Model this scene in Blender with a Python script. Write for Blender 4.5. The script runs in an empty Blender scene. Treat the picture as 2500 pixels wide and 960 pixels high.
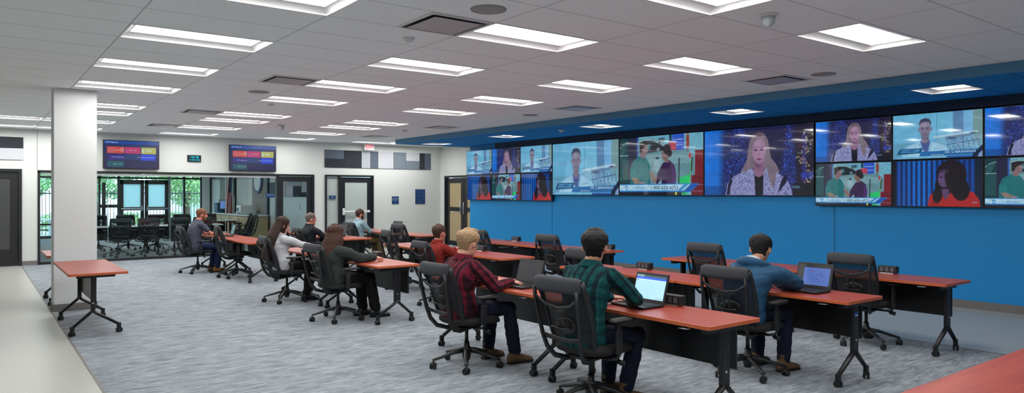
import bpy, bmesh, math, random
import numpy as np
from mathutils import Vector, Matrix, noise
random.seed(7)
R = math.radians
scene = bpy.context.scene
COL = scene.collection
CEIL = 3.041

# ------------------------------------------------------------------ materials
def srgb(r, g, b):
    f = lambda v: v/12.92 if v <= .04045 else ((v+.055)/1.055)**2.4
    return (f(r/255), f(g/255), f(b/255), 1)

class NT:
    def __init__(s, name):
        s.m = bpy.data.materials.new(name); s.m.use_nodes = True
        s.t = s.m.node_tree; s.t.nodes.clear()
        s.out = s.n('ShaderNodeOutputMaterial')
    def n(s, typ, **kw):
        nd = s.t.nodes.new(typ)
        for k, v in kw.items():
            if k.startswith('i_'):
                nd.inputs[k[2:].replace('_', ' ')].default_value = v
            else: setattr(nd, k, v)
        return nd
    def l(s, a, b): s.t.links.new(a, b)
    def math(s, op, a, b=0.0, clamp=False):
        nd = s.n('ShaderNodeMath', operation=op); nd.use_clamp = clamp
        for i, v in enumerate((a, b)):
            if isinstance(v, (int, float)): nd.inputs[i].default_value = v
            else: s.l(v, nd.inputs[i])
        return nd.outputs[0]
    def mix(s, f, a, b):
        nd = s.n('ShaderNodeMix', data_type='RGBA')
        for i, v in ((0, f), (6, a), (7, b)):
            if isinstance(v, (int, float, tuple)): nd.inputs[i].default_value = v
            else: s.l(v, nd.inputs[i])
        return nd.outputs[2]
    def noise(s, vec, scale, detail=2.0, rough=.5):
        nd = s.n('ShaderNodeTexNoise', i_Scale=scale, i_Detail=detail, i_Roughness=rough)
        s.l(vec, nd.inputs['Vector']); return nd.outputs[0]
    def mapped(s, vec, scale=(1,1,1), loc=(0,0,0), rot=(0,0,0)):
        nd = s.n('ShaderNodeMapping'); s.l(vec, nd.inputs[0])
        nd.inputs[1].default_value = loc; nd.inputs[2].default_value = rot; nd.inputs[3].default_value = scale
        return nd.outputs[0]
    def ramp(s, fac, stops):
        nd = s.n('ShaderNodeValToRGB'); e = nd.color_ramp.elements
        e[0].position, e[0].color = stops[0]; e[1].position, e[1].color = stops[-1]
        for p, c in stops[1:-1]:
            x = e.new(p); x.color = c
        s.l(fac, nd.inputs[0]); return nd.outputs[0]
    def obj(s): return s.n('ShaderNodeTexCoord').outputs['Object']
    def uv(s): return s.n('ShaderNodeTexCoord').outputs['UV']
    def gen(s): return s.n('ShaderNodeTexCoord').outputs['Generated']
    def principled(s, color=(.5,.5,.5,1), rough=.5, metal=0.0, bump=None, bstr=.2, bdist=.01, **kw):
        p = s.n('ShaderNodeBsdfPrincipled')
        if isinstance(color, tuple): p.inputs['Base Color'].default_value = color
        else: s.l(color, p.inputs['Base Color'])
        if isinstance(rough, (int, float)): p.inputs['Roughness'].default_value = rough
        else: s.l(rough, p.inputs['Roughness'])
        p.inputs['Metallic'].default_value = metal
        for k, v in kw.items(): p.inputs[k.replace('_', ' ')].default_value = v
        if bump is not None:
            b = s.n('ShaderNodeBump', i_Strength=bstr, i_Distance=bdist)
            s.l(bump, b.inputs['Height']); s.l(b.outputs[0], p.inputs['Normal'])
        s.l(p.outputs[0], s.out.inputs[0]); return p

def M(name, color, rough=.5, metal=0.0, var=0.0, vscale=20, bump=0.0, bscale=60, **kw):
    t = NT(name); c = color; bmp = None
    if var:
        nz = t.noise(t.obj(), vscale, 3)
        d = tuple(max(0, x*(1-var)) for x in color[:3]) + (1,); u = tuple(min(1, x*(1+var)) for x in color[:3]) + (1,)
        c = t.mix(nz, d, u)
    if bump: bmp = t.noise(t.obj(), bscale, 3)
    t.principled(c, rough, metal, bmp, bump, .004, **kw)
    return t.m

def emit_mat(name, color, strength):
    t = NT(name); e = t.n('ShaderNodeEmission'); e.inputs[0].default_value = color; e.inputs[1].default_value = strength
    t.l(e.outputs[0], t.out.inputs[0]); return t.m

mats = {}
mats['black'] = M('black_plastic', srgb(29,30,33), .45, bump=.15, bscale=300)
mats['black2'] = M('black_steel', srgb(17,17,19), .38, bump=.05, bscale=200)
mats['frame'] = M('black_door_frame', srgb(27,28,31), .4, bump=.05, bscale=120)
mats['rubber'] = M('caster_rubber', srgb(20,20,22), .55, bump=.05)
mats['wallpaint'] = M('white_wall_paint', srgb(210,213,209), .75, bump=.06, bscale=140)
mats['column'] = M('column_paint', srgb(216,218,218), .7, bump=.05, bscale=140)
mats['seam'] = M('seam_grey', srgb(120,120,118), .8, bump=.05)
mats['basegrey'] = M('grey_rubber_base', srgb(116,112,110), .6, bump=.05, bscale=80)
mats['chrome'] = M('satin_metal', srgb(205,208,212), .28, .9, bump=.03)
mats['whiteplastic'] = M('white_plastic', srgb(225,225,225), .4, bump=.03)
mats['chairfab'] = M('black_seat_fabric', srgb(24,25,27), .85, bump=.5, bscale=500)
mats['roll'] = M('charcoal_wrapped_fabric', srgb(46,49,55), .7, bump=.4, bscale=600)
mats['greyroll'] = M('grey_plastic', srgb(84,88,94), .5, bump=.1)

def mesh_fabric():
    t = NT('chair_mesh_fabric')
    v = t.mapped(t.obj(), (1,1,1))
    nz = t.noise(v, 500, 1)
    p = t.principled(t.mix(nz, srgb(28,30,34), srgb(44,47,52)), .75, 0)
    tr = t.n('ShaderNodeBsdfTransparent')
    mx = t.n('ShaderNodeMixShader'); mx.inputs[0].default_value = .15
    t.l(p.outputs[0], mx.inputs[1]); t.l(tr.outputs[0], mx.inputs[2]); t.l(mx.outputs[0], t.out.inputs[0])
    return t.m
mats['mesh'] = mesh_fabric()

mats['stickblue'] = M('sticker_blue', srgb(30,90,170), .4)
def cherry():
    t = NT('cherry_laminate')
    o = t.obj()
    v = t.mapped(o, (9, .8, 1))
    n1 = t.noise(v, 2.2, 5, .6)
    v2 = t.mapped(o, (60, 2.0, 1)); n2 = t.noise(v2, 3.0, 3, .6)
    f = t.math('ADD', t.math('MULTIPLY', n1, .7), t.math('MULTIPLY', n2, .3))
    c = t.ramp(f, [(.3, srgb(128,46,34)), (.5, srgb(160,66,48)), (.72, srgb(178,80,60))])
    t.principled(c, .33, 0, n2, .04, .001, Specular_IOR_Level=.5)
    return t.m
mats['cherry'] = cherry()
mats['cherryedge'] = M('cherry_edge_band', srgb(188,92,52), .4, var=.08, vscale=8)
mats['whitelam'] = M('white_laminate', srgb(205,212,212), .35, bump=.02)

def carpet():
    t = NT('streaked_carpet')
    o = t.obj()
    w = t.noise(t.mapped(o, (2.2, 7, 1)), 1.3, 4, .65)
    a = t.noise(t.mapped(o, (3.4, 20, 1)), 1.5, 6, .75)
    b = t.noise(t.mapped(o, (10, 80, 1)), 1.0, 3, .7)
    pl = t.noise(t.mapped(o, (1,1,1)), 260, 2)
    f = t.math('ADD', t.math('MULTIPLY', a, .56), t.math('ADD', t.math('MULTIPLY', w, .26), t.math('MULTIPLY', b, .18)))
    c = t.ramp(f, [(.36, srgb(88,98,106)), (.46, srgb(130,138,145)), (.54, srgb(160,167,173)), (.66, srgb(196,200,203))])
    # faint carpet tile seams
    c2 = t.mix(t.math('MULTIPLY', pl, .28), c, srgb(90,96,104))
    t.principled(c2, .95, 0, pl, .5, .004, Specular_IOR_Level=.1)
    return t.m
mats['carpet'] = carpet()
def terrazzo():
    t = NT('terrazzo_floor')
    o = t.obj()
    n = t.noise(o, 110, 3, .7)
    c = t.ramp(n, [(.36, srgb(124,126,120)), (.46, srgb(172,175,168)), (.62, srgb(190,193,187))])
    n2 = t.noise(o, 1.2, 2)
    c = t.mix(t.math('MULTIPLY', n2, .25), c, srgb(182,178,168))
    t.principled(c, .32, 0, None)
    return t.m
mats['terrazzo'] = terrazzo()

def ceiling_mat(name, tile, dark, ox, oy, sx, sy, w=.010):
    t = NT(name); o = t.obj()
    sp = t.n('ShaderNodeSeparateXYZ'); t.l(o, sp.inputs[0])
    def lines(c, off, step):
        f = t.math('FRACT', t.math('DIVIDE', t.math('SUBTRACT', c, off-100*step), step))
        d = t.math('MINIMUM', f, t.math('SUBTRACT', 1.0, f))
        return t.math('LESS_THAN', t.math('MULTIPLY', d, step), w/2)
    ln = t.math('MAXIMUM', lines(sp.outputs[0], ox, sx), lines(sp.outputs[1], oy, sy))
    nz = t.noise(o, 90, 3)
    base = t.mix(nz, tuple(x*.96 for x in tile[:3])+(1,), tile)
    t.principled(t.mix(ln, base, dark), .85, 0, nz, .15, .002, Specular_IOR_Level=.2)
    return t.m
mats['ceiling'] = ceiling_mat('acoustic_ceiling_tile', srgb(248,252,253), srgb(182,186,188), 1.05, 2.98, 1.2205, .6235)
mats['soffit'] = ceiling_mat('blue_ceiling_tile', srgb(26,128,196), srgb(8,60,100), 9.5-.61, 3.57, .6235, .6235, .014)
mats['fascia'] = M('blue_fascia_paint', srgb(84,142,182), .6, bump=.05)
mats['bluewall'] = M('blue_wall_paint', srgb(2,142,212), .5, bump=.05, bscale=90)
mats['navy'] = M('dark_navy_band', srgb(14,40,66), .6, bump=.05)  # even dark navy for the band at the wall top
mats['blueseam'] = M('blue_wall_seam', srgb(18,84,128), .6, bump=.05)
mats['reflector'] = M('fixture_reflector_white', srgb(240,240,240), .5, bump=.02)
mats['lens'] = emit_mat('fixture_lens', (1, .985, .96, 1), 20.5)
mats['lens_small'] = emit_mat('fixture_lens_blue_bay', (1, .985, .96, 1), 12.0)
mats['frost'] = M('frosted_glass', srgb(176,186,182), .5, bump=.05)
mats['frosttan'] = M('tan_frosted_glass', srgb(172,154,118), .5, bump=.05)
mats['darkglass'] = M('dark_reflective_glass', srgb(72,74,74), .18, bump=.01)

def glass():
    t = NT('clear_glass')
    tr = t.n('ShaderNodeBsdfTransparent'); tr.inputs[0].default_value = (.90, .955, .95, 1)
    gl = t.n('ShaderNodeBsdfGlossy'); gl.inputs['Roughness'].default_value = .02
    lw = t.n('ShaderNodeLayerWeight'); lw.inputs[0].default_value = .3
    mx = t.n('ShaderNodeMixShader'); t.l(t.math('ADD', t.math('MULTIPLY', lw.outputs['Fresnel'], .35), .02), mx.inputs[0])
    t.l(tr.outputs[0], mx.inputs[1]); t.l(gl.outputs[0], mx.inputs[2]); t.l(mx.outputs[0], t.out.inputs[0])
    return t.m
mats['glass'] = glass()

# ------------------------------------------------------------------ mesh builder
class MB:
    def __init__(s): s.v = []; s.f = []; s.sm = []; s.mi = []; s.cur = 0
    def add(s, vs, fs, smooth=False, mat=None):
        o = len(s.v); s.v += [tuple(v) for v in vs]
        for f in fs:
            s.f.append(tuple(i+o for i in f)); s.sm.append(smooth); s.mi.append(s.cur if mat is None else mat)
        return s
    def box(s, c, d, rot=None, bev=0, mat=None):
        bm = bmesh.new(); bmesh.ops.create_cube(bm, size=1)
        bmesh.ops.scale(bm, vec=d, verts=bm.verts)
        if bev: bmesh.ops.bevel(bm, geom=list(bm.edges), offset=min(bev, min(d)*.45), segments=2, profile=.5, affect='EDGES')
        m = Matrix.Translation(c)
        if rot is not None: m = m @ (rot if isinstance(rot, Matrix) else Matrix.Rotation(rot, 4, 'Z'))
        bm.transform(m); bm.verts.ensure_lookup_table()
        s.add([v.co for v in bm.verts], [[v.index for v in f.verts] for f in bm.faces], False, mat); bm.free(); return s
    def ring_loft(s, rings, smooth=True, closed=True, caps=True, mat=None):
        n = len(rings[0]); vs = [p for r in rings for p in r]; fs = []
        for i in range(len(rings)-1):
            for j in range(n if closed else n-1):
                a, b = i*n+j, i*n+(j+1) % n
                fs.append((a, b, b+n, a+n))
        s.add(vs, fs, smooth, mat)
        if caps and closed:
            o = len(s.v)-len(vs)
            s.f.append(tuple(o+j for j in reversed(range(n)))); s.sm.append(False); s.mi.append(s.cur if mat is None else mat)
            e = o+(len(rings)-1)*n
            s.f.append(tuple(e+j for j in range(n))); s.sm.append(False); s.mi.append(s.cur if mat is None else mat)
        return s
    def tube(s, pts, rad, n=10, up=(0,0,1), flat=None, mat=None, caps=True):
        pts = [Vector(p) for p in pts]; rs = rad if isinstance(rad, (list, tuple)) else [rad]*len(pts)
        rings = []; prev = None
        for i, p in enumerate(pts):
            t = (pts[min(i+1, len(pts)-1)]-pts[max(i-1, 0)]).normalized()
            if prev is None:
                u = Vector(up)
                if abs(t.dot(u)) > .95: u = Vector((1,0,0)) if abs(t.x) < .9 else Vector((0,1,0))
                a = t.cross(u).normalized()
            else:
                a = (prev - t*prev.dot(t)).normalized()
            prev = a; b = t.cross(a)
            r = rs[i]; ra, rb = (r, r) if not isinstance(r, tuple) else r
            rings.append([p+a*ra*math.cos(2*math.pi*k/n)+b*rb*math.sin(2*math.pi*k/n) for k in range(n)])
        return s.ring_loft(rings, True, True, caps, mat)
    def cyl(s, p0, p1, r, n=20, r2=None, mat=None):
        return s.tube([p0, p1], [r, r if r2 is None else r2], n, mat=mat)
    def ell(s, c, r, n=16, m=10, rot=None, mat=None):
        rings = []
        for i in range(m+1):
            th = math.pi*i/m; th = min(max(th, .02), math.pi-.02)
            ring = []
            for k in range(n):
                ph = 2*math.pi*k/n
                v = Vector((r[0]*math.sin(th)*math.cos(ph), r[1]*math.sin(th)*math.sin(ph), -r[2]*math.cos(th)))
                if rot is not None: v = rot @ v
                ring.append(v+Vector(c))
            rings.append(ring)
        return s.ring_loft(rings, True, True, True, mat)
    def lathe(s, prof, c=(0,0,0), n=24, mat=None):
        rings = [[(c[0]+r*math.cos(2*math.pi*k/n), c[1]+r*math.sin(2*math.pi*k/n), c[2]+z) for k in range(n)] for r, z in prof]
        return s.ring_loft(rings, True, True, True, mat)
    def prism(s, poly, z0, z1, mat=None):   # poly in xy
        n = len(poly)
        vs = [(x, y, z0) for x, y in poly]+[(x, y, z1) for x, y in poly]
        fs = [tuple(reversed(range(n))), tuple(range(n, 2*n))]+[(i, (i+1) % n, (i+1) % n+n, i+n) for i in range(n)]
        return s.add(vs, fs, False, mat)
    def quad(s, a, b, c, d, mat=None): return s.add([a, b, c, d], [(0,1,2,3)], False, mat)
    def xf(s, m, start=0):
        for i in range(start, len(s.v)): s.v[i] = tuple(m @ Vector(s.v[i]))
        return s
    def mesh(s, name, ms):
        me = bpy.data.meshes.new(name); me.from_pydata(s.v, [], s.f)
        me.polygons.foreach_set('use_smooth', s.sm)
        if isinstance(ms, (list, tuple)):
            for m in ms: me.materials.append(mats[m] if isinstance(m, str) else m)
            me.polygons.foreach_set('material_index', s.mi)
        else: me.materials.append(mats[ms] if isinstance(ms, str) else ms)
        me.validate(); me.update()
        bm = bmesh.new(); bm.from_mesh(me); bmesh.ops.recalc_face_normals(bm, faces=bm.faces); bm.to_mesh(me); bm.free()
        return me
    def build(s, name, ms, parent=None, loc=None, label=None):
        o = bpy.data.objects.new(name, s.mesh(name, ms)); COL.objects.link(o)
        if parent: o.parent = parent
        if loc: o.location = loc
        if label: o['label'] = label
        return o

def thing(name, label, cat, loc=(0,0,0), rz=0, group=None):
    o = bpy.data.objects.new(name, None); COL.objects.link(o); o.empty_display_size = .1
    o.location = loc; o.rotation_euler = (0, 0, rz); tag(o, label, cat, group); return o
def tag(o, label, cat, group=None):
    o['label'] = label; o['category'] = cat
    if group: o['group'] = group
    return o
def struct(o): o['kind'] = 'structure'; return o
def copy_tree(o, parent=None):
    c = o.copy(); COL.objects.link(c)
    if parent is not None: c.parent = parent; c.matrix_parent_inverse = o.matrix_parent_inverse.copy()
    for ch in list(o.children): copy_tree(ch, c)
    return c
def place(proto, used, loc, rz, label, group):
    o = copy_tree(proto) if used else proto
    o.location = loc; o.rotation_euler = (0, 0, rz); o['label'] = label
    if group: o['group'] = group
    return o
def reparent(child, par): child.parent = par

TMP = bpy.data.scenes.new('workbench_scratch')
def evaluated_mesh(ob):
    with bpy.context.temp_override(scene=TMP, view_layer=TMP.view_layers[0]):
        dg = bpy.context.evaluated_depsgraph_get(); dg.update(); return bpy.data.meshes.new_from_object(ob.evaluated_get(dg))
def text_mb(txt, size, depth=.0):
    cu = bpy.data.curves.new('t', 'FONT'); cu.body = txt; cu.size = size; cu.align_x = 'CENTER'; cu.align_y = 'CENTER'; cu.extrude = depth
    ob = bpy.data.objects.new('t', cu); TMP.collection.objects.link(ob); me = evaluated_mesh(ob)
    mb = MB(); mb.add([v.co for v in me.vertices], [tuple(p.vertices) for p in me.polygons])
    bpy.data.objects.remove(ob); bpy.data.curves.remove(cu); bpy.data.meshes.remove(me)
    return mb

# ------------------------------------------------------------------ room shell
YB = 19.15; XW = 11.1; XS = 11.65
# floors
def slab(name, x0, x1, y0, y1, z0, z1, mat):
    return struct(MB().box(((x0+x1)/2, (y0+y1)/2, (z0+z1)/2), (x1-x0, y1-y0, z1-z0)).build(name, mat))
slab('floor', -4.0, .835, -3.0, YB+.5, -.1, 0, 'terrazzo')
slab('floor', .835, 8.2, -3.0, YB, -.1, 0, 'carpet')
slab('floor', 8.2, XS+.5, -3.0, YB+.5, -.1, 0, 'terrazzo')
slab('floor', 7.56, 8.2, YB, YB+.5, -.1, 0, 'terrazzo')
struct(MB().box((.835, 8.07, .001), (.02, 22.1, .004)).build('trim_1', 'basegrey'))
struct(MB().box((8.2, 8.07, .001), (.02, 22.1, .004)).build('trim_2', 'basegrey'))

ROWS = [2.98+.6235*k for k in (0, 3, 6, 9, 12, 16, 18, 21, 24)]
fix = []
for y in ROWS[1:]: fix.append((1.05, y))
for y in ROWS: fix.append((3.491, y))
for y in ROWS: fix.append((5.932, y))
for y in (ROWS[7], ROWS[8]): fix.append((-.1705, y))
fix.append((8.373, ROWS[8])); fix.append((9.5935, ROWS[8]))
for x in (1.05, 3.491):  # out-of-frame lights added to brighten the near end of the room
    for k in (-3, -6): fix.append((x, 2.98+.6235*k))
fix.append((1.05, 2.98))
fixset = set((round((x-1.05)/1.2205), round((y-2.98)/.6235)) for x, y in fix)
cb = MB()
for i in range(-5, 9):
    for j in range(-10, 27):
        if (i, j) in fixset: continue
        x0, y0 = 1.05+i*1.2205, 2.98+j*.6235; x1, y1 = x0+1.2205, y0+.6235
        y1 = min(y1, YB); x1 = min(x1, XS)
        if y1 <= y0 or x1 <= x0: continue
        cb.quad((x0, y0, CEIL), (x1, y0, CEIL), (x1, y1, CEIL), (x0, y1, CEIL))
j = 26
struct(cb.build('ceiling', 'ceiling'))
struct(MB().box((3.8, 8.1, 3.32), (16, 23, .04)).build('ceiling', 'wallpaint'))   # unseen cover above the tiles, put in to block light

def wall_with_holes(name, axis, pos, thick, a0, a1, z1, holes, mat):
    mb = MB(); cuts = sorted(set([a0, a1]+[h[0] for h in holes]+[h[1] for h in holes]))
    for u0, u1 in zip(cuts, cuts[1:]):
        hs = sorted([(h[2], h[3]) for h in holes if h[0] <= u0+1e-6 and h[1] >= u1-1e-6])
        z = 0
        for h0, h1 in hs+[(z1, z1)]:
            if h0 > z+1e-6:
                c = ((u0+u1)/2, (z+h0)/2)
                if axis == 'y': mb.box((c[0], pos, c[1]), (u1-u0, thick, h0-z))
                else: mb.box((pos, c[0], c[1]), (thick, u1-u0, h0-z))
            z = h1
    return struct(mb.build(name, mat))
wall_with_holes('wall_back', 'y', YB+.06, .12, -4.0, XS+.12, 3.3,
    [(-.25, .84, 0, 2.145), (1.13, 7.545, 0, 2.125), (7.86, 9.35, 0, 2.13)], 'wallpaint')
wall_with_holes('wall_right', 'x', XS+.06, .12, 16.65, YB, 3.3, [(16.8, 18.86, 0, 2.14)], 'wallpaint')
struct(MB().box((XW+.15, 6.83, 1.65), (.3, 19.66, 3.3)).build('wall_right', 'bluewall'))
struct(MB().box((11.5, 16.655, 1.65), (.45, .03, 3.3)).build('wall_right', 'bluewall'))
struct(MB().box((-4.05, 8.1, 1.65), (.1, 22.3, 3.3)).build('wall_left', 'wallpaint'))
struct(MB().box((3.7, -3.05, 1.65), (16, .1, 3.3)).build('wall_front', 'wallpaint'))
# blue wall panel seams + dark navy band above the screens
for y in (13.1, 6.05): struct(MB().box((XW-.001, y, 1.5), (.006, .012, 3.0)).build('trim_3', 'blueseam'))
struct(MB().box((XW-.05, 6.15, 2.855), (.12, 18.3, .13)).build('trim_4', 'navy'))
# soffit
sb = MB(); SF = [(9.5, 3.57+3.1*k-.0) for k in range(-1, 5)]
soffz = 2.925
fy = [3.565+3.1175*k for k in range(-1, 5)]
ys = [-3.0]+[v for y in fy for v in (y, y+.6235)]+[17.08]
for a, b in zip(ys, ys[1:]):
    inside = any(abs(a-y) < 1e-6 for y in fy)
    if inside:
        sb.quad((9.0, a, soffz), (9.5135, a, soffz), (9.5135, b, soffz), (9.0, b, soffz))
        sb.quad((10.137, a, soffz), (XW, a, soffz), (XW, b, soffz), (10.137, b, soffz))
    else: sb.quad((9.0, a, soffz), (XW, a, soffz), (XW, b, soffz), (9.0, b, soffz))
struct(sb.build('ceiling', 'soffit'))
struct(MB().box((9.0, 7.04, 2.985), (.03, 20.08, .125)).box((10.33, 17.08, 2.985), (2.66, .03, .125)).build('trim_5', 'fascia'))
struct(MB().box((XW+.28, 16.9, 2.985), (.6, .35, .12)).build('trim_5', 'fascia'))
# baseboards
struct(MB().box((XW-.008, 6.83, .055), (.016, 19.66, .11)).build('baseboard_right', 'basegrey'))
struct(MB().box(((.84+1.13)/2, YB-.006, .05), (.29, .012, .10)).box(((7.545+7.86)/2, YB-.006, .05), (.315, .012, .1)).box(((9.35+XS)/2, YB-.006, .05), (XS-9.35, .012, .1)).build('baseboard_back', 'basegrey'))
struct(MB().box((1.124, YB-.002, 2.58), (.008, .006, .92)).build('trim_6', 'seam'))

# column
struct(MB().box((1.11, 11.62, 1.52), (.51, .4, 3.04), bev=.006).build('wall_column', 'column'))
struct(MB().box((1.11, 11.62, .05), (.526, .416, .10)).build('baseboard_column', 'basegrey'))

# ------------------------------------------------------------------ light fixtures
def fixture_mesh(L, W, zc):
    """recessed troffer, long axis x, centre origin, opening at z=0, rises into ceiling"""
    fr = MB(); t = .014
    for sx in (-1, 1): fr.box((sx*(L/2-t/2), 0, .0), (t, W, .012))
    for sy in (-1, 1): fr.box((0, sy*(W/2-t/2), .0), (L-2*t, t, .012))
    rf = MB(); W2, L2 = W/2-t, L/2-t; w, Li = W*.30, L/2-.075; zi, zo = .034, .004; st = 6
    def loop(k):   # rounded slope from rim to lens edge
        u = k/st; x = L2+(Li-L2)*u; y = W2+(w-W2)*u; z = zo+(zi-zo)*(math.sin(u*math.pi/2)**.8 if u else 0)
        return [(-x,-y,z),(x,-y,z),(x,y,z),(-x,y,z)]
    rf.ring_loft([loop(k) for k in range(st+1)], False, True, False)
    ln = MB(); ln.ring_loft([[(sx*Li, -w+2*w*i/12, zi+.014*(1-(abs(-1+2*i/12))**2)) for i in range(13)] for sx in (-1, 1)], True, False, False)
    for sx in (-1, 1): ln.add([(sx*Li, -w+2*w*i/12, zi+.014*(1-(abs(-1+2*i/12))**2)) for i in range(13)], [tuple(range(13))])
    return fr, rf, ln
def make_fixture(L, W, lens, name, label):
    o = thing(name, label, 'ceiling light')
    fr, rf, ln = fixture_mesh(L, W, 0)
    fr.build('frame', 'reflector', o); rf.build('reflector', 'reflector', o); ln.build('lens', lens, o)
    return o
proto_fix = make_fixture(1.2205, .6235, 'lens', 'ceiling_light', '')
cn = {1.05: 'column-side row', 3.491: 'middle row', 5.932: 'right-hand row', -.1705: 'far left pair', 8.373: 'strip beyond the blue bay', 9.5935: 'strip beyond the blue bay'}
ordn = ['nearest','second nearest','third nearest','fourth','fifth','sixth','seventh','eighth','ninth','tenth','eleventh']
used = False; cnt = {}
for x, y in sorted(fix, key=lambda q: (q[0], q[1])):
    if y < 2.5 or (x == 1.05 and y < 4):
        lab = 'long recessed white ceiling light added to brighten the near end of the room, out of view'
    elif x in (-.1705,):
        lab = 'long recessed white ceiling light left of the column, %s of the pair' % ('nearer' if y < 17 else 'farther')
    elif x > 8:
        lab = 'long recessed white ceiling light beyond the end of the blue ceiling bay, %s one' % ('left' if x < 9 else 'right')
    else:
        k = cnt.get(x, 0); cnt[x] = k+1
        lab = 'long white ceiling light, %s of the %s' % (ordn[k], {1.05: 'left row over the white column', 3.491: 'middle row', 5.932: 'right row beside the blue bay'}[x])
    place(proto_fix, used, (x+.61025, y+.31175, CEIL), 0, lab, 'long ceiling lights'); used = True
ps = make_fixture(.6235, .6235, 'lens_small', 'square_ceiling_light', '')
used = False
for k, y in enumerate(fy):
    lab = 'small square ceiling light in the blue bay, ' + (['out of view at the near end','nearest to the camera','second from the right','third from the right','second from the far end','farthest, at the bay end'][k])
    place(ps, used, (9.825, y+.31175, soffz), 0, lab, 'square lights in the blue ceiling bay'); used = True

# vents, speakers, detectors
def make_vent():
    o = thing('ceiling_vent', '', 'air vent'); s = .6
    fr = MB()
    for sx in (-1, 1): fr.box((sx*(s/2-.012), 0, -.006), (.024, s, .012)).box((0, sx*(s/2-.012), -.006), (s-.048, .024, .012))
    fr.build('frame', 'whiteplastic', o)
    MB().box((0, 0, -.002), (s-.05, s-.05, .003)).build('slot', 'black2', o)
    MB().box((0, 0, -.014), (s-.14, s-.14, .008), bev=.003).build('plate', 'ventgrey', o)
    return o
mats['ventgrey'] = M('vent_plate_grey', srgb(176,172,176), .35, bump=.02)
pv = make_vent(); used = False
for (x, y, lab) in [(3.18, 5.16, 'square ceiling air vent near the top centre of the view'), (3.18, 8.9, 'square ceiling air vent second down the middle row of lights'),
    (3.18, 13.26, 'square ceiling air vent third along, left of the middle row'), (3.18, 16.38, 'square ceiling air vent farthest along the middle row'),
    (8.08, 5.16, 'square ceiling air vent at the right beside the blue bay'), (8.08, 8.9, 'square ceiling air vent halfway along the blue bay edge'),
    (8.08, 13.26, 'square ceiling air vent near the far end of the blue bay'), (8.08, 16.4, 'square ceiling air vent right above the exit sign')]:
    place(pv, used, (x, y, CEIL), 0, lab, 'ceiling air vents'); used = True
def make_speaker():
    o = thing('ceiling_speaker', '', 'speaker')
    MB().lathe([(.0, -.012), (.10, -.011), (.125, -.006), (.13, 0)]).build('grille', 'spkgrey', o)
    MB().lathe([(.13, 0), (.131, -.006), (.14, -.007), (.143, 0)]).build('rim', 'spkgrey', o)
    return o
mats['spkgrey'] = M('speaker_grille_grey', srgb(158,156,156), .7, bump=.3, bscale=400)
pp = make_speaker(); used = False
for (x, y, lab) in [(3.19, 4.53, 'round ceiling speaker at top centre beside the near vent'), (3.2, 10.16, 'round ceiling speaker farther down the middle row'), (8.14, 4.57, 'round ceiling speaker at the right next to the blue bay'), (8.12, 10.2, 'round ceiling speaker small at mid distance beside the blue bay')]:
    place(pp, used, (x, y, CEIL), 0, lab, 'round ceiling speakers'); used = True
def detector(x, y, z, r, hgt, lab, name='smoke_detector', cat='detector', dome=False):
    o = thing(name, lab, cat, (x, y, z))
    MB().lathe([(0, -.02), (r*.9, -.02), (r, -.012), (r, 0)]).build('base', 'whiteplastic', o)
    if dome: MB().lathe([(0, -hgt), (r*.35, -hgt*.96), (r*.62, -hgt*.7), (r*.72, -.02)]).build('dome', 'domeclear', o)
    else: MB().lathe([(0, -hgt), (r*.3, -hgt), (r*.55, -hgt*.7), (r*.6, -.018)]).build('cap', 'whiteplastic', o)
mats['domeclear'] = M('sensor_dome', srgb(190,200,205), .15, bump=.02)
detector(3.19, 5.8, CEIL, .055, .045, 'small white sensor under the ceiling just beyond the near vent')
detector(5.07, 3.31, CEIL, .075, .10, 'round domed ceiling camera near the top right light', 'dome_camera', 'camera', True)
detector(3.80, 11.44, CEIL, .055, .045, 'small white sensor between two lights of the middle row')
detector(5.10, 14.73, CEIL, .085, .12, 'domed ceiling camera far along the middle row', 'dome_camera', 'camera', True)
detector(9.74, 11.2, soffz, .06, .05, 'small white sensor on the blue ceiling bay')
detector(7.8, 14.38, CEIL, .07, .05, 'small dark sensor on the far ceiling near the blue bay')

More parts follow.
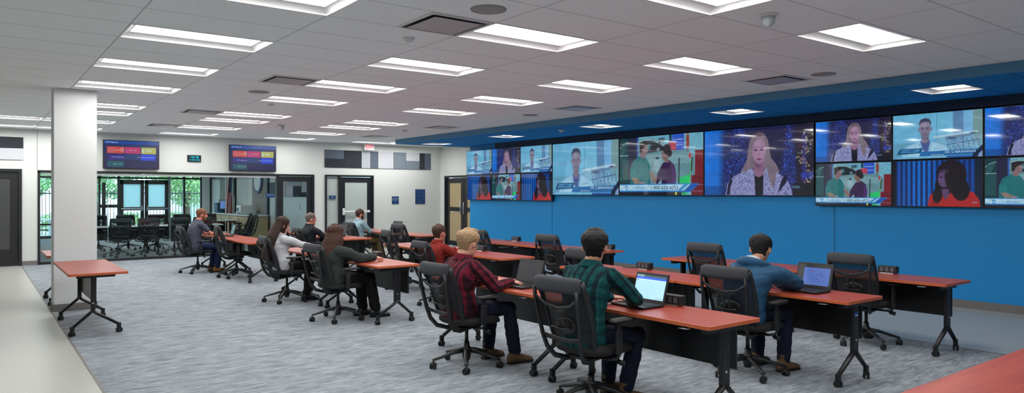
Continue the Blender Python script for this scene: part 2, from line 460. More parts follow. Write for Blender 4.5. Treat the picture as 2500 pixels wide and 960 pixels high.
# ------------------------------------------------------------------ video wall content (painted per point)
def blob_noise(h, w, cell, seed):
    rg = np.random.RandomState(seed); gh, gw = int(h/cell)+3, int(w/cell)+3
    g = rg.rand(gh, gw); yy = np.arange(h)/cell; xx = np.arange(w)/cell
    y0 = yy.astype(int); x0 = xx.astype(int); fy_ = (yy-y0)[:, None]; fx_ = (xx-x0)[None, :]
    a = g[y0][:, x0]; b = g[y0][:, x0+1]; c = g[y0+1][:, x0]; d = g[y0+1][:, x0+1]
    return (a*(1-fx_)+b*fx_)*(1-fy_)+(c*(1-fx_)+d*fx_)*fy_
class Paint:
    def __init__(s, w=320, h=180):
        s.w, s.h = w, h; s.im = np.zeros((h, w, 3))
        s.Y, s.X = np.mgrid[0:h, 0:w]; s.X = (s.X+.5)/w; s.Y = (s.Y+.5)/h      # 0..1, y down
        s.asp = w/h
    def c(s, col): return np.array(col)/255.
    def put(s, mask, col, a=1.0):
        m = np.clip(mask, 0, 1)[..., None]*a; s.im = s.im*(1-m)+(s.c(col) if not isinstance(col, np.ndarray) else col)*m
    def ell(s, cx, cy, rx, ry, col, a=1.0, ang=0, soft=.012):
        dx = (s.X-cx)*s.asp; dy = s.Y-cy; ca, sa = math.cos(ang), math.sin(ang)
        u = (dx*ca+dy*sa)/(rx*s.asp); v = (-dx*sa+dy*ca)/ry
        d = np.sqrt(u*u+v*v); s.put((1-d)/(soft/min(rx, ry))+.5, col, a)
    def rect(s, x0, y0, x1, y1, col, a=1.0, soft=.004):
        s.put(np.minimum.reduce([(s.X-x0)/soft+.5, (x1-s.X)/soft+.5, (s.Y-y0)/soft+.5, (y1-s.Y)/soft+.5]), col, a)
    def poly(s, pts, col, a=1.0, soft=.006):
        # signed-distance polygon
        P = np.array(pts); d = np.full(s.X.shape, 1e9); inside = np.zeros(s.X.shape, bool)
        for i in range(len(P)):
            (x0, y0), (x1, y1) = P[i], P[(i+1) % len(P)]
            ax, ay, bx, by = x0*s.asp, y0, x1*s.asp, y1
            px, py = s.X*s.asp, s.Y
            t = np.clip(((px-ax)*(bx-ax)+(py-ay)*(by-ay))/((bx-ax)**2+(by-ay)**2+1e-12), 0, 1)
            d = np.minimum(d, np.hypot(px-ax-t*(bx-ax), py-ay-t*(by-ay)))
            cond = ((y0 > s.Y) != (y1 > s.Y)) & (s.X < (x1-x0)*(s.Y-y0)/((y1-y0) if abs(y1-y0) > 1e-9 else 1e-9)+x0)
            inside ^= cond
        s.put(np.where(inside, d, -d)/soft+.5, col, a)
    def line(s, pts, wd, col, a=1.0):
        d = np.full(s.X.shape, 1e9)
        for (x0, y0), (x1, y1) in zip(pts, pts[1:]):
            ax, ay, bx, by = x0*s.asp, y0, x1*s.asp, y1; px, py = s.X*s.asp, s.Y
            t = np.clip(((px-ax)*(bx-ax)+(py-ay)*(by-ay))/((bx-ax)**2+(by-ay)**2+1e-12), 0, 1)
            d = np.minimum(d, np.hypot(px-ax-t*(bx-ax), py-ay-t*(by-ay)))
        s.put((wd-d)/.005+.5, col, a)
    def noise_tint(s, amt, cell, seed=1):
        s.im = np.clip(s.im*(1+amt*(blob_noise(s.h, s.w, cell, seed)-.5)[..., None]), 0, 1)

def paint_doctor():
    p = Paint(); p.rect(-1, -1, 2, 2, (112,190,228))
    p.rect(.0, -1, .5, 2, (106,184,224)); p.rect(.505, 0, .512, .60, (84,146,178)); p.rect(.40,-1,.505,.6,(116,196,232),.6)
    p.rect(.69, -1, .80, 2, (92,140,186)); p.rect(.80, -1, .90, 2, (122,186,232)); p.rect(.9, -1, 2, .7, (120,160,164))
    p.poly([(-.1,.66),(.35,.64),(.35,1.1),(-.1,1.1)], (96,162,194), .8); p.poly([(.5,.56),(1.1,.52),(1.1,1.1),(.5,1.1)], (126,178,206), .6)
    for k in range(7):
        x = .61+.055*k; p.line([(x,.58),(x+.03,.68),(x+.02,.76),(x+.07,.86)], .004, (44,82,130)); p.line([(x+.02,.60),(x+.045,.72),(x+.09,.80)], .003, (176,214,236))
    p.poly([(.46,.52),(.95,.44),(.96,.475),(.47,.57)], (186,218,240), .9); p.poly([(.60,.54),(.9,.50),(.88,.55),(.66,.60)], (104,134,166), .9); p.ell(.67,.585,.05,.03,(60,90,130),.8); p.ell(.90,.49,.03,.015,(50,70,100),.8)
    p.poly([(.62,.60),(.8,.62),(.78,.72),(.66,.74)], (128,176,218), .8); p.ell(.70,.66,.05,.05,(90,140,190),.5)
    p.line([(.62,.72),(.97,.63)], .006, (48,84,126)); p.line([(.72,.68),(.98,.80)], .005, (160,206,230)); p.line([(.80,.56),(.80,.88)], .006, (70,110,160))
    p.poly([(.10,1.1),(.12,.80),(.17,.72),(.30,.63),(.45,.63),(.58,.71),(.645,.80),(.67,1.1)], (156,208,238))
    p.poly([(.16,1.1),(.18,.82),(.24,.73),(.31,.67),(.37,1.1)], (172,220,244), .7); p.poly([(.45,.68),(.56,.74),(.60,.85),(.60,1.1),(.42,1.1)], (168,214,240), .6)
    p.line([(.30,.64),(.335,.78),(.37,.94)], .007, (104,160,206)); p.line([(.455,.64),(.43,.80),(.40,.94)], .007, (104,160,206)); p.line([(.48,.80),(.56,.78)], .004, (80,120,170)); p.line([(.17,.85),(.16,1.0)],.006,(120,170,214))
    p.poly([(.318,.60),(.442,.60),(.41,.86),(.385,.88),(.352,.80)], (58,80,150))
    for k in range(5): p.line([(.33+.024*k,.61),(.36+.014*k,.85)], .0022, (150,172,216))
    for k in range(4): p.line([(.335+.01*k,.66+.05*k),(.43-.01*k,.66+.05*k)], .0018, (40,50,110))
    p.poly([(.338,.47),(.420,.47),(.424,.61),(.38,.68),(.336,.61)], (112,106,134)); p.poly([(.34,.50),(.42,.50),(.41,.56),(.38,.58),(.35,.56)], (88,84,114), .7)
    p.ell(.309,.355,.010,.038,(120,112,138)); p.ell(.449,.355,.010,.038,(120,112,138))
    p.poly([(.318,.30),(.316,.24),(.335,.17),(.379,.145),(.423,.17),(.442,.24),(.440,.30),(.440,.38),(.430,.46),(.405,.53),(.379,.55),(.353,.53),(.328,.46),(.318,.38)], (134,126,152))
    p.poly([(.312,.30),(.310,.20),(.330,.13),(.379,.10),(.428,.13),(.448,.20),(.446,.30),(.438,.24),(.424,.20),(.379,.185),(.334,.20),(.320,.24)], (58,70,96)); p.ell(.379,.26,.045,.05,(156,150,172),.7,0,.05)
    for x in (.352, .406): p.ell(x,.335,.015,.011,(62,60,86)); p.line([(x-.020,.308),(x+.018,.304)], .0045, (54,56,78)); p.ell(x,.365,.014,.01,(112,104,132),.7)
    p.line([(.381,.34),(.384,.405),(.374,.41)], .005, (104,96,124)); p.line([(.360,.462),(.400,.460)], .006, (88,70,100)); p.ell(.379,.49,.045,.045,(98,96,124),.45,0,.04); p.ell(.345,.42,.012,.04,(112,104,132),.5,0,.03); p.ell(.415,.42,.012,.04,(112,104,132),.5,0,.03)
    p.poly([(.06,.84),(.09,.77),(.35,.77),(.33,.88),(.05,.90)], (24,80,130)); p.poly([(.085,.86),(.115,.79),(.32,.79),(.30,.86)], (70,150,200)); p.line([(.11,.83),(.28,.82)],.010,(40,100,160)); p.ell(.22,.82,.03,.02,(30,90,150))
    p.poly([(.33,.85),(.95,.83),(.95,.95),(.31,.95)], (40,112,178)); p.poly([(.05,.95),(1.1,.955),(1.1,1.1),(.03,1.1)], (116,190,230)); p.rect(.62,.96,.9,1.1,(30,90,180))
    p.poly([(.88,1.1),(.90,.93),(1.01,.72),(1.01,.84),(.95,1.1)], (20,40,72)); p.poly([(.93,1.1),(.96,.93),(1.01,.84),(1.01,1.1)], (126,156,204))
    p.noise_tint(.10, 14, 3); return p
def paint_blonde():
    p = Paint(); p.rect(-1, -1, 2, 2, (34,34,76))
    n = blob_noise(p.h, p.w, 2.6, 5); n2 = blob_noise(p.h, p.w, 9, 8)
    g = np.clip(1-(p.X/.26), 0, 1)[..., None]; p.im = p.im*(1-g)+p.c((18,110,228))*g
    g = np.clip((.17-p.X)/.07+.5, 0, 1)[..., None]; p.im = p.im*(1-g*.8)+p.c((26,128,238))*g*.8
    for (cx, w0, w1, seed) in ((.335, .14, .34, 11), (.795, .03, .20, 12)):
        half = w0+(w1-w0)*p.Y; edge = half*(.6+.7*blob_noise(p.h, p.w, 5, seed))
        m = np.clip((edge/2-np.abs(p.X-cx))/.02+.5, 0, 1); leaf = n[..., None]
        colr = p.c((14,20,54))*(1-leaf)+p.c((56,76,178))*leaf
        m2 = (np.clip((n-.72)/.2, 0, 1)*np.clip((n2-.35)/.3, 0, 1))[..., None]; colr = colr*(1-m2)+p.c((50,130,250))*m2; p.put(m, colr)
    rg = random.Random(4)
    for k in range(46): p.ell(rg.uniform(.14,.9), rg.uniform(.03,.85), .0024, .0043, (190,140,180), .8)
    p.rect(.86, -.1, 1.1, 1.1, (36,30,52), .85); p.rect(.905,.12,.945,.8,(54,52,132),.7); p.rect(.87,.31,.92,.325,(150,40,70),.7)
    for k in range(90): 
        t = rg.uniform(0,1); p.ell(.90+.07*math.sin(t*9)*.6+rg.uniform(0,.08), .12+.70*t, .0034, .006, rg.choice([(226,220,150),(196,226,150),(235,225,200),(220,170,120)]))
    p.ell(.97,.72,.08,.05,(60,80,220),.5); p.rect(.83,.83,1.1,1.1,(24,24,38)); p.poly([(.82,.86),(.88,.86),(.9,.90),(.83,.9)],(60,96,120))
    p.rect(-.1,.86,.22,1.1,(20,56,122),.5); p.rect(.18,.82,.25,.87,(60,80,120),.5)
    hair, lo, hi = (126,112,128), (84,70,84), (172,158,168)
    p.poly([(.485,.12),(.53,.075),(.58,.10),(.615,.20),(.625,.34),(.645,.46),(.69,.56),(.715,.66),(.70,.78),(.675,.88),(.64,.90),(.60,.62),(.46,.60),(.42,.66),(.375,.70),(.36,.66),(.395,.56),(.425,.46),(.435,.30),(.45,.18)], hair)
    p.poly([(.20,1.1),(.235,.82),(.30,.71),(.42,.63),(.47,.60),(.50,.70),(.52,1.1)], (150,156,206)); p.poly([(.55,1.1),(.56,.70),(.60,.60),(.70,.68),(.775,.76),(.81,.86),(.84,1.1)], (150,156,206))
    jn = blob_noise(p.h, p.w, 2.2, 21); jm = ((jn > .60) & (p.Y > .66)).astype(float)*np.clip((p.im[..., 0]*255-120)/20, 0, 1)*np.clip((p.im[..., 2]*255-190)/10, 0, 1); p.put(jm, (92,94,146), .75)
    p.poly([(.225,.99),(.24,.84),(.268,.74),(.285,.79),(.262,.88),(.255,.99)], (30,28,60)); p.poly([(.735,.78),(.765,.70),(.79,.76),(.765,.84),(.735,.90),(.70,.97)], (30,28,60)); p.ell(.275,.70,.012,.03,(40,36,70))
    p.poly([(.49,.66),(.575,.66),(.57,1.1),(.505,1.1)], (20,18,36)); p.poly([(.49,.50),(.575,.50),(.585,.62),(.575,.70),(.53,.74),(.49,.70),(.482,.62)], (140,102,136)); p.poly([(.495,.52),(.57,.52),(.56,.58),(.53,.60),(.50,.58)], (108,76,110), .7)
    p.poly([(.47,.34),(.475,.22),(.50,.155),(.54,.15),(.575,.19),(.592,.26),(.594,.36),(.586,.44),(.566,.51),(.538,.55),(.512,.53),(.487,.47),(.474,.41)], (164,128,162)); p.ell(.555,.36,.03,.12,(184,148,178),.5,0,.05); p.ell(.53,.23,.035,.04,(180,146,178),.5,0,.04)
    p.poly([(.47,.38),(.462,.25),(.485,.15),(.53,.115),(.515,.17),(.485,.24),(.478,.32),(.472,.40),(.455,.52),(.43,.62),(.40,.68),(.41,.56),(.445,.46)], hair); p.poly([(.53,.115),(.585,.15),(.612,.25),(.615,.38),(.64,.50),(.69,.62),(.68,.80),(.655,.90),(.63,.78),(.605,.62),(.592,.48),(.60,.34),(.585,.22),(.555,.16)], hair)
    p.ell(.53,.115,.045,.045,lo,.7,0,.05)
    for k in range(8):
        x = .462-.005*k; p.line([(.49-.002*k,.16),(x,.30),(x-.006,.44),(x-.03,.56),(x-.05+.006*k,.66)],.0022,lo if k % 2 else hi,.6)
        x = .598+.005*k; p.line([(.575+.003*k,.16),(x,.30),(x+.004,.44),(x+.03,.58),(x+.045,.72),(x+.04,.86)],.0022,lo if k % 2 else hi,.6)
    for x in (.506,.558): p.ell(x,.338,.013,.010,(64,46,84)); p.line([(x-.018,.330),(x,.322),(x+.016,.330)],.0035,(56,40,74)); p.line([(x-.020,.300),(x+.018,.296)],.0035,(96,72,96))
    p.line([(.536,.34),(.538,.405)],.004,(136,100,136)); p.line([(.524,.415),(.548,.413)],.004,(126,88,124)); p.ell(.536,.470,.019,.012,(118,52,90)); p.line([(.520,.468),(.552,.467)],.003,(70,26,54)); p.ell(.536,.50,.012,.01,(140,104,140),.6)
    p.noise_tint(.12, 10, 6); return p
def paint_garage():
    p = Paint(); p.rect(-1,-1,2,2,(112,180,206))
    p.rect(0,-1,.25,2,(18,60,66)); p.rect(0,.30,.12,.32,(130,170,180)); p.line([(0,.18),(.06,.10),(.13,.07)],.008,(140,176,180))
    p.poly([(.02,.14),(.11,.09),(.06,.3),(.01,.3)],(40,90,96)); p.rect(.0,.34,.12,.75,(34,96,104),.6)
    p.rect(.115,-1,.235,.85,(34,36,66)); p.rect(.225,-1,.24,.35,(50,90,190))
    # car
    p.poly([(.24,.06),(.30,.03),(.42,.04),(.55,.13),(.66,.24),(.84,.26),(.85,.30),(.90,.34),(.92,.80),(.24,.80)], (100,146,158)); p.poly([(.30,.33),(.66,.31),(.88,.36),(.88,.48),(.32,.52)], (128,172,182), .7); p.ell(.47,.50,.05,.10,(170,200,212),.7,0,.05)
    p.poly([(.26,.10),(.32,.075),(.42,.085),(.52,.16),(.60,.25),(.42,.28),(.27,.29)], (24,40,52)); p.ell(.36,.18,.04,.06,(90,150,160),.7); p.ell(.49,.23,.02,.03,(170,190,200),.7)
    p.line([(.25,.09),(.33,.05),(.43,.065),(.55,.155),(.66,.26)],.010,(150,186,190)); p.line([(.26,.32),(.66,.29)],.010,(100,150,160)); p.line([(.43,.3),(.42,.55),(.47,.7)],.008,(150,130,130),.6)
    p.ell(.48,.38,.02,.018,(30,60,80)); p.line([(.7,.5),(.92,.49)],.006,(90,140,150))
    for k in range(14): p.ell(.50+.012*(k%6), .06+.035*(k//6), .007, .013, (40,60,80))
    p.rect(.62,-.1,.65,.12,(20,60,90)); p.rect(.655,.0,.79,.26,(48,86,206)); p.rect(.665,.08,.78,.10,(150,190,230),.8); p.rect(.70,.17,.78,.19,(150,190,230),.8)
    p.rect(.61,.13,.70,.26,(180,70,90)); p.ell(.83,.13,.018,.13,(150,60,50))
    p.rect(.91,.28,1.1,.7,(122,26,40)); p.rect(.87,.68,1.1,1.1,(110,18,38)); p.rect(.88,.83,1.1,.84,(150,120,150)); p.rect(.88,.93,1.1,.94,(150,120,150))
    p.poly([(.73,.72),(.86,.66),(.85,.95),(.76,.98)],(30,200,110)); p.line([(.735,.40),(.73,.95)],.010,(20,26,30)); p.line([(.87,.42),(.85,.85)],.006,(110,190,90)); p.line([(.88,.40),(.87,.60)],.010,(20,26,30)); p.ell(.855,.36,.012,.04,(200,40,60))
    # man in teal
    p.poly([(.13,1.0),(.14,.56),(.17,.42),(.25,.33),(.34,.36),(.39,.50),(.40,.66),(.39,1.0)],(26,112,118)); p.poly([(.14,.56),(.2,.5),(.24,.72),(.15,.72)],(30,124,130),.8)
    p.poly([(.15,.70),(.21,.70),(.30,.78),(.30,.83),(.20,.82)],(140,124,112)); p.poly([(.38,.60),(.42,.62),(.50,.77),(.48,.82),(.42,.78)],(136,118,112)); p.ell(.29,.80,.03,.03,(150,140,150)); p.ell(.485,.80,.03,.03,(150,140,150))
    p.ell(.315,.22,.050,.115,(140,116,124)); p.poly([(.26,.26),(.262,.14),(.30,.09),(.345,.09),(.37,.14),(.33,.16),(.30,.20),(.29,.27)],(44,36,42)); p.line([(.345,.19),(.375,.19)],.004,(180,210,220)); p.poly([(.27,.30),(.33,.32),(.32,.38),(.28,.37)],(132,106,112))
    p.poly([(.40,.90),(.52,.77),(.54,.92)],(150,196,226))
    # woman in purple
    p.poly([(.46,.86),(.48,.64),(.55,.46),(.62,.42),(.68,.50),(.70,.66),(.69,.95),(.54,.95),(.53,.72)],(56,32,78)); p.poly([(.66,.5),(.70,.66),(.69,.9),(.65,.9)],(86,44,120),.7)
    p.ell(.575,.33,.042,.10,(130,104,100)); p.ell(.595,.24,.045,.085,(38,30,40)); p.ell(.625,.31,.028,.06,(34,28,38)); p.poly([(.56,.38),(.60,.38),(.62,.46),(.57,.46)],(124,96,98))
    # lower banner
    p.poly([(-.1,.81),(.96,.81),(.86,.95),(-.1,.95)],(24,118,196)); p.poly([(-.1,.825),(.86,.825),(.79,.925),(-.1,.925)],(176,218,240)); p.poly([(.80,.81),(.85,.81),(.76,.925),(.72,.925)],(60,150,214)); p.poly([(.87,.82),(.95,.82),(.85,.94),(.79,.94)],(20,90,190))
    p.rect(-.1,.95,.8,1.1,(26,24,40)); p.rect(.69,.95,.71,1.0,(200,200,60)); p.rect(.76,.955,.82,1.0,(40,180,110))
    p.noise_tint(.14, 9, 9); return p
def paint_curtain():
    p = Paint(); s = (np.sin(p.X*2*math.pi*17)*.5+.5)[..., None]; g = np.exp(-((p.X-.33)/.22)**2)[..., None]
    p.im = p.c((8,34,92))*(1-s)+(p.c((14,76,170))*(1-g)+p.c((10,124,232))*g)*s
    p.rect(-.1,-.1,.035,1.1,(14,16,30)); p.rect(.92,-.1,1.1,1.1,(10,30,54))
    p.poly([(.40,1.1),(.43,.76),(.50,.66),(.60,.62),(.80,.62),(.91,.70),(.97,.86),(.98,1.1)],(176,36,40)); p.poly([(.43,1.1),(.46,.85),(.52,.8),(.56,1.1)],(140,24,36),.7)
    p.ell(.67,.32,.165,.32,(26,18,30)); p.ell(.52,.75,.055,.17,(28,18,30),1,.15); p.ell(.765,.62,.098,.25,(22,15,26),1,-.15); p.ell(.60,.55,.11,.2,(24,16,28))
    p.poly([(.56,.62),(.64,.62),(.65,.74),(.61,.86),(.575,.76)],(92,66,104)); p.ell(.592,.40,.068,.185,(100,76,122)); p.ell(.645,.36,.045,.24,(26,18,30)); p.ell(.59,.235,.06,.05,(60,46,76),.6)
    for x in (.56,.612): p.ell(x,.375,.018,.014,(36,24,50)); p.line([(x-.02,.34),(x+.02,.335)],.004,(40,28,50))
    p.line([(.587,.39),(.583,.44)],.006,(124,96,150)); p.line([(.555,.485),(.585,.50),(.615,.485)],.008,(60,26,56)); p.line([(.56,.487),(.612,.487)],.004,(150,130,170)); p.rect(.89,.89,.95,.92,(150,110,130))
    p.noise_tint(.10, 8, 2); return p
def paint_dash():
    p = Paint(); g = p.Y[..., None]; p.im = p.c((14,40,96))*(1-g)+p.c((16,18,74))*g
    p.rect(-1,-1,2,.12,(6,70,160)); p.rect(.06,.22,.36,.46,(206,70,52)); p.ell(.14,.34,.08,.10,(200,104,120),.6); p.ell(.33,.33,.04,.09,(214,150,160),.6); p.rect(.375,.22,.66,.46,(190,44,106)); p.ell(.42,.38,.05,.06,(180,80,150),.5)
    p.rect(.675,.22,.95,.46,(184,184,96)); p.rect(.69,.28,.73,.42,(190,214,180)); p.rect(.77,.29,.87,.38,(190,214,190),.7)
    p.rect(.07,.50,.36,.70,(40,30,130)); p.rect(.375,.48,.64,.68,(10,56,116)); p.rect(.665,.48,.94,.70,(14,64,220)); p.rect(.06,.74,.36,.95,(8,86,100)); p.rect(-1,-1,.005,2,(10,14,50))
    return p
def paint_browser():
    p = Paint(); p.rect(-1,-1,2,2,(176,222,248)); p.rect(-1,-1,2,.10,(60,84,96)); p.rect(-1,.0,.25,.10,(180,196,206),.6); p.rect(-1,.10,2,.19,(40,100,226)); p.rect(-1,.19,2,.22,(210,236,250))
    for k in range(12): p.rect(.06,.30+.055*k,.55+.35*((k*7)%5)/5,.312+.055*k,(140,196,236),.6)
    p.ell(.06,.24,.02,.035,(90,120,150)); p.rect(.75,.93,.95,.96,(150,160,170)); return p
def paint_bluewin():
    p = Paint(); p.rect(-1,-1,2,2,(16,18,26)); p.rect(.18,.14,.97,.98,(74,112,196)); 
    rg = random.Random(3)
    for k in range(28):
        x, y = rg.uniform(.38,.8), rg.uniform(.3,.8); p.rect(x,y,x+rg.uniform(.01,.08),y+.025,(50,70,150),.8)
    p.ell(.44,.33,.03,.05,(160,60,90),.7); return p

content = {}
def display_material(name, strength, rough=.035):
    t = NT(name); a = t.n('ShaderNodeVertexColor'); a.layer_name = 'Col'
    p = t.principled((.008,.008,.01,1), rough, 0, None, Specular_IOR_Level=.75)
    t.l(a.outputs[0], p.inputs['Emission Color']); p.inputs['Emission Strength'].default_value = strength
    return t.m
mats['display'] = display_material('lit_display', .74)
mats['display_dash'] = display_material('lit_dashboard', .8, .3)
mats['display_bright'] = display_material('lit_laptop_display', 1.2, .3)
def display_mesh(key, p, mat):
    w, h = p.w, p.h; me = bpy.data.meshes.new('display_'+key)
    ys_, xs_ = np.mgrid[0:h, 0:w]; co = np.zeros((h*w, 3)); co[:, 0] = (xs_/(w-1)-.5).ravel(); co[:, 2] = (.5-ys_/(h-1)).ravel()
    idx = np.arange(h*w).reshape(h, w); q = np.stack([idx[1:, :-1], idx[1:, 1:], idx[:-1, 1:], idx[:-1, :-1]], -1).reshape(-1, 4)
    me.vertices.add(h*w); me.vertices.foreach_set('co', co.ravel()); me.loops.add(q.size); me.loops.foreach_set('vertex_index', q.ravel())
    me.polygons.add(len(q)); me.polygons.foreach_set('loop_start', np.arange(0, q.size, 4)); me.polygons.foreach_set('loop_total', np.full(len(q), 4))
    me.update(calc_edges=True)
    im = np.clip(p.im, 0, 1); lin = np.where(im <= .04045, im/12.92, ((im+.055)/1.055)**2.4)
    ca = me.color_attributes.new('Col', 'FLOAT_COLOR', 'POINT'); arr = np.ones((h*w, 4)); arr[:, :3] = lin.reshape(-1, 3)
    ca.data.foreach_set('color', arr.ravel().astype(np.float32)); me.materials.append(mats[mat]); return me
# mesh plane: local x right (viewer), z up, facing -y
D = {k: display_mesh(k, f(), m) for k, f, m in (('doctor', paint_doctor, 'display'), ('blonde', paint_blonde, 'display'), ('garage', paint_garage, 'display'), ('curtain', paint_curtain, 'display'),
     ('dash', paint_dash, 'display_dash'), ('browser', paint_browser, 'display_bright'), ('bluewin', paint_bluewin, 'display_dash'))}
mats['cap_white'] = emit_mat('caption_white', srgb(205,230,245), .8); mats['cap_navy'] = emit_mat('caption_navy', srgb(30,58,110), .8); mats['cap_cyan'] = emit_mat('caption_cyan', srgb(30,130,200), .8)
cap_cache = {}
def caption(txt, size, mat, parent, x, z, sx=1.0, y=-.003):
    key = (txt, round(size, 4), mat, sx)
    if key not in cap_cache:
        mb = text_mb(txt, size); mb.xf(Matrix.Rotation(math.pi/2, 4, 'X')); mb.xf(Matrix.Diagonal((sx, 1, 1, 1))); cap_cache[key] = mb.mesh('caption', mat)
    o = bpy.data.objects.new('caption', cap_cache[key]); COL.objects.link(o); o.parent = parent; o.location = (x, y, z); return o
def video_screen(y_left, y_right, z0, z1, key, label, group, depth=.09, cat='screen', name='video_screen'):
    W = y_left-y_right; Hh = z1-z0
    o = thing(name, label, cat, (XW-depth, (y_left+y_right)/2, (z0+z1)/2), -math.pi/2, group)
    # local: x -> world -Y (viewer's right), y -> world +X (into wall)
    MB().box((0, .031, 0), (W-.004, .06, Hh-.004), bev=.004).build('casing', 'black2', o)
    MB().box((0, .0745, 0), (W*.5, .029, Hh*.5), bev=.003).build('wall_mount', 'black2', o)
    d = bpy.data.objects.new('display', D[key]); COL.objects.link(d); d.parent = o; d.scale = (W-.03, 1, Hh-.03); d.location = (0, -.0015, 0)
    if key == 'garage':
        caption('1-800-650-4253', .082*Hh/1.0, 'cap_navy', o, .06*W, -(.875-.5)*Hh, 1.12)
        caption('CARSHIELD', .062*Hh, 'cap_cyan', o, -.235*W, -(.875-.5)*Hh, 1.0)
        e = MB().poly_ring() if False else MB()
        pts = [(-.03, .04), (.03, .04), (.03, -.005), (0, -.045), (-.03, -.005)]
        e.add([(x*Hh, 0, z*Hh) for x, z in pts]+[(x*Hh*.6, 0, z*Hh*.6) for x, z in pts], [(i, (i+1) % 5, 5+(i+1) % 5, 5+i) for i in range(5)])
        q = e.build('logo_shield', 'cap_cyan', o); q.location = (-.40*W, -.003, -(.875-.5)*Hh)
    if key == 'doctor':
        caption('DR. S. EBRAHIMIAN', .060*Hh, 'cap_white', o, .26*W, -(.865-.5)*Hh, 1.12)
        caption('(818) 783-6123', .036*Hh, 'cap_white', o, .02*W, -(.915-.5)*Hh, 1.1)
    return o
gl, gm, gr_ = 'left bank of small video screens', 'large centre video screens', 'right bank of video screens'
LY = [16.71, 15.47, 14.235, 12.995]
for i, (kt, kb) in enumerate((('doctor', 'curtain'), ('blonde', 'garage'), ('doctor', 'curtain'))):
    pos = ['leftmost', 'middle', 'rightmost'][i]
    dt = {'doctor': 'man in white coat', 'blonde': 'blonde woman in pale jacket'}[kt]; db = {'curtain': 'dark-haired woman before blue curtain', 'garage': 'two people beside a car'}[kb]
    video_screen(LY[i], LY[i+1], 2.113, 2.79, kt, 'small wall screen showing %s, %s in upper row of left bank' % (dt, pos), gl)
    video_screen(LY[i], LY[i+1], 1.42, 2.107, kb, 'small wall screen showing %s, %s in lower row of left bank' % (db, pos), gl)
for y0, y1, k, l in ((12.985, 10.78, 'doctor', 'large wall screen showing man in white coat with name caption'), (10.775, 8.56, 'garage', 'large wall screen showing two people beside a car and phone number'), (8.555, 6.345, 'blonde', 'large wall screen showing blonde woman with decorated blue trees')):
    video_screen(y0, y1, 1.56, 2.785, k, l, gm)
RY = [6.33, 5.10, 3.882, 2.66]
for i, (kt, kb) in enumerate((('blonde', 'garage'), ('doctor', 'curtain'), ('blonde', 'garage'))):
    pos = ['leftmost', 'middle', 'cut off'][i]
    dt = {'doctor': 'man in white coat', 'blonde': 'blonde woman'}[kt]; db = {'curtain': 'woman before blue curtain', 'garage': 'two people beside car'}[kb]
    video_screen(RY[i], RY[i+1], 2.10, 2.78, kt, 'wall screen showing %s, %s in upper row of right bank' % (dt, pos), gr_)
    video_screen(RY[i], RY[i+1], 1.405, 2.095, kb, 'wall screen showing %s, %s in lower row of right bank' % (db, pos), gr_)

# back-wall televisions, clock, exit sign, panels, signs
for (x0, x1, lab) in ((2.40, 3.60, 'wall television with coloured dashboard tiles, left one beside column'), (5.25, 6.46, 'wall television with coloured dashboard tiles, right one above glass door')):
    W = x1-x0; o = thing('television', lab, 'television', ((x0+x1)/2, YB-.10, 2.527), 0, 'dashboard televisions over the glass wall')
    MB().box((0, .035, 0), (W, .06, .68), bev=.006).build('casing', 'black2', o); MB().box((0, .08, 0), (.4, .045, .3)).build('wall_mount', 'black2', o)
    d = bpy.data.objects.new('display', D['dash']); COL.objects.link(d); d.parent = o; d.scale = (W-.03, 1, .65); d.location = (0, .003, 0)
    caption('Self Diagnosis', .042, 'cap_white', o, -.40*W+.06, .285, 1.1, 0); caption('For the fastest resolution please use the tools below first', .022, 'cap_cyan', o, 0, .215, 1.1, 0)
    for t_, x, z in (('Laptop/PC', -.29, .105), ('Mobile Only', .03, .105), ('Printer', .31, .105), ('Self Troubleshooting', -.29, -.06), ('Check Your Connection First', .31, -.06), ('Report an Issue', -.29, -.225)): caption(t_, .030, 'cap_white', o, x*W/1.2*1.0, z, 1.05, 0)
o = thing('digital_clock', 'small black digital wall clock with cyan digits', 'clock', (4.415, YB-.02, 2.485))
MB().box((0, 0, 0), (.32, .04, .165), bev=.006).build('casing', 'black2', o)
mats['cyan'] = emit_mat('cyan_digits', srgb(0,220,240), 1.6)
caption('14:18', .085, 'cyan', o, .0, .028, 1.1, -.022); caption('11 DEC 2018', .048, 'cyan', o, 0, -.04, 1.0, -.022)
o = thing('exit_sign', 'red lettered exit sign above the wall panels', 'sign', (9.125, 18.95, 2.94))
MB().box((0, 0, .0), (.30, .035, .17), bev=.005).build('casing', 'whiteplastic', o); MB().box((0, 0, .09), (.1, .03, .03)).build('canopy', 'whiteplastic', o)
mats['red'] = emit_mat('exit_red', srgb(255,40,60), 1.6); caption('EXIT', .17, 'red', o, 0, 0, .68, -.019)

def felt(name, c):
    t = NT(name); n = t.noise(t.obj(), 160, 3, .8); n2 = t.noise(t.obj(), 45, 2)
    t.principled(t.mix(n, tuple(x*.7 for x in c[:3])+(1,), tuple(min(1, x*1.3) for x in c[:3])+(1,)), .95, 0, n2, .3, .004); return t.m
mats['felt_d'] = felt('charcoal_felt', srgb(46,48,56)); mats['felt_m'] = felt('slate_felt', srgb(88,98,112)); mats['felt_g'] = felt('blue_grey_felt', srgb(112,124,134)); mats['felt_l'] = felt('light_grey_felt', srgb(190,192,198)); mats['felt_b'] = felt('pale_felt', srgb(168,174,180))
def panel_set(px, labelbase, rects):
    for (x0, x1, z0, z1, m, lab) in rects:
        tag(MB().box(((x0+x1)/2, YB-.0125, (z0+z1)/2), (x1-x0-.004, .024, z1-z0-.004), bev=.003).build('acoustic_panel', m), lab, 'wall panel', 'acoustic felt wall panels')
L0, L1 = 7.85, 11.29; ZA, ZB = 2.335, 2.838
def pxx(px):   # pixel column in close-up -> x on the back wall
    return L0+(px-55)/(1185-55)*(L1-L0)
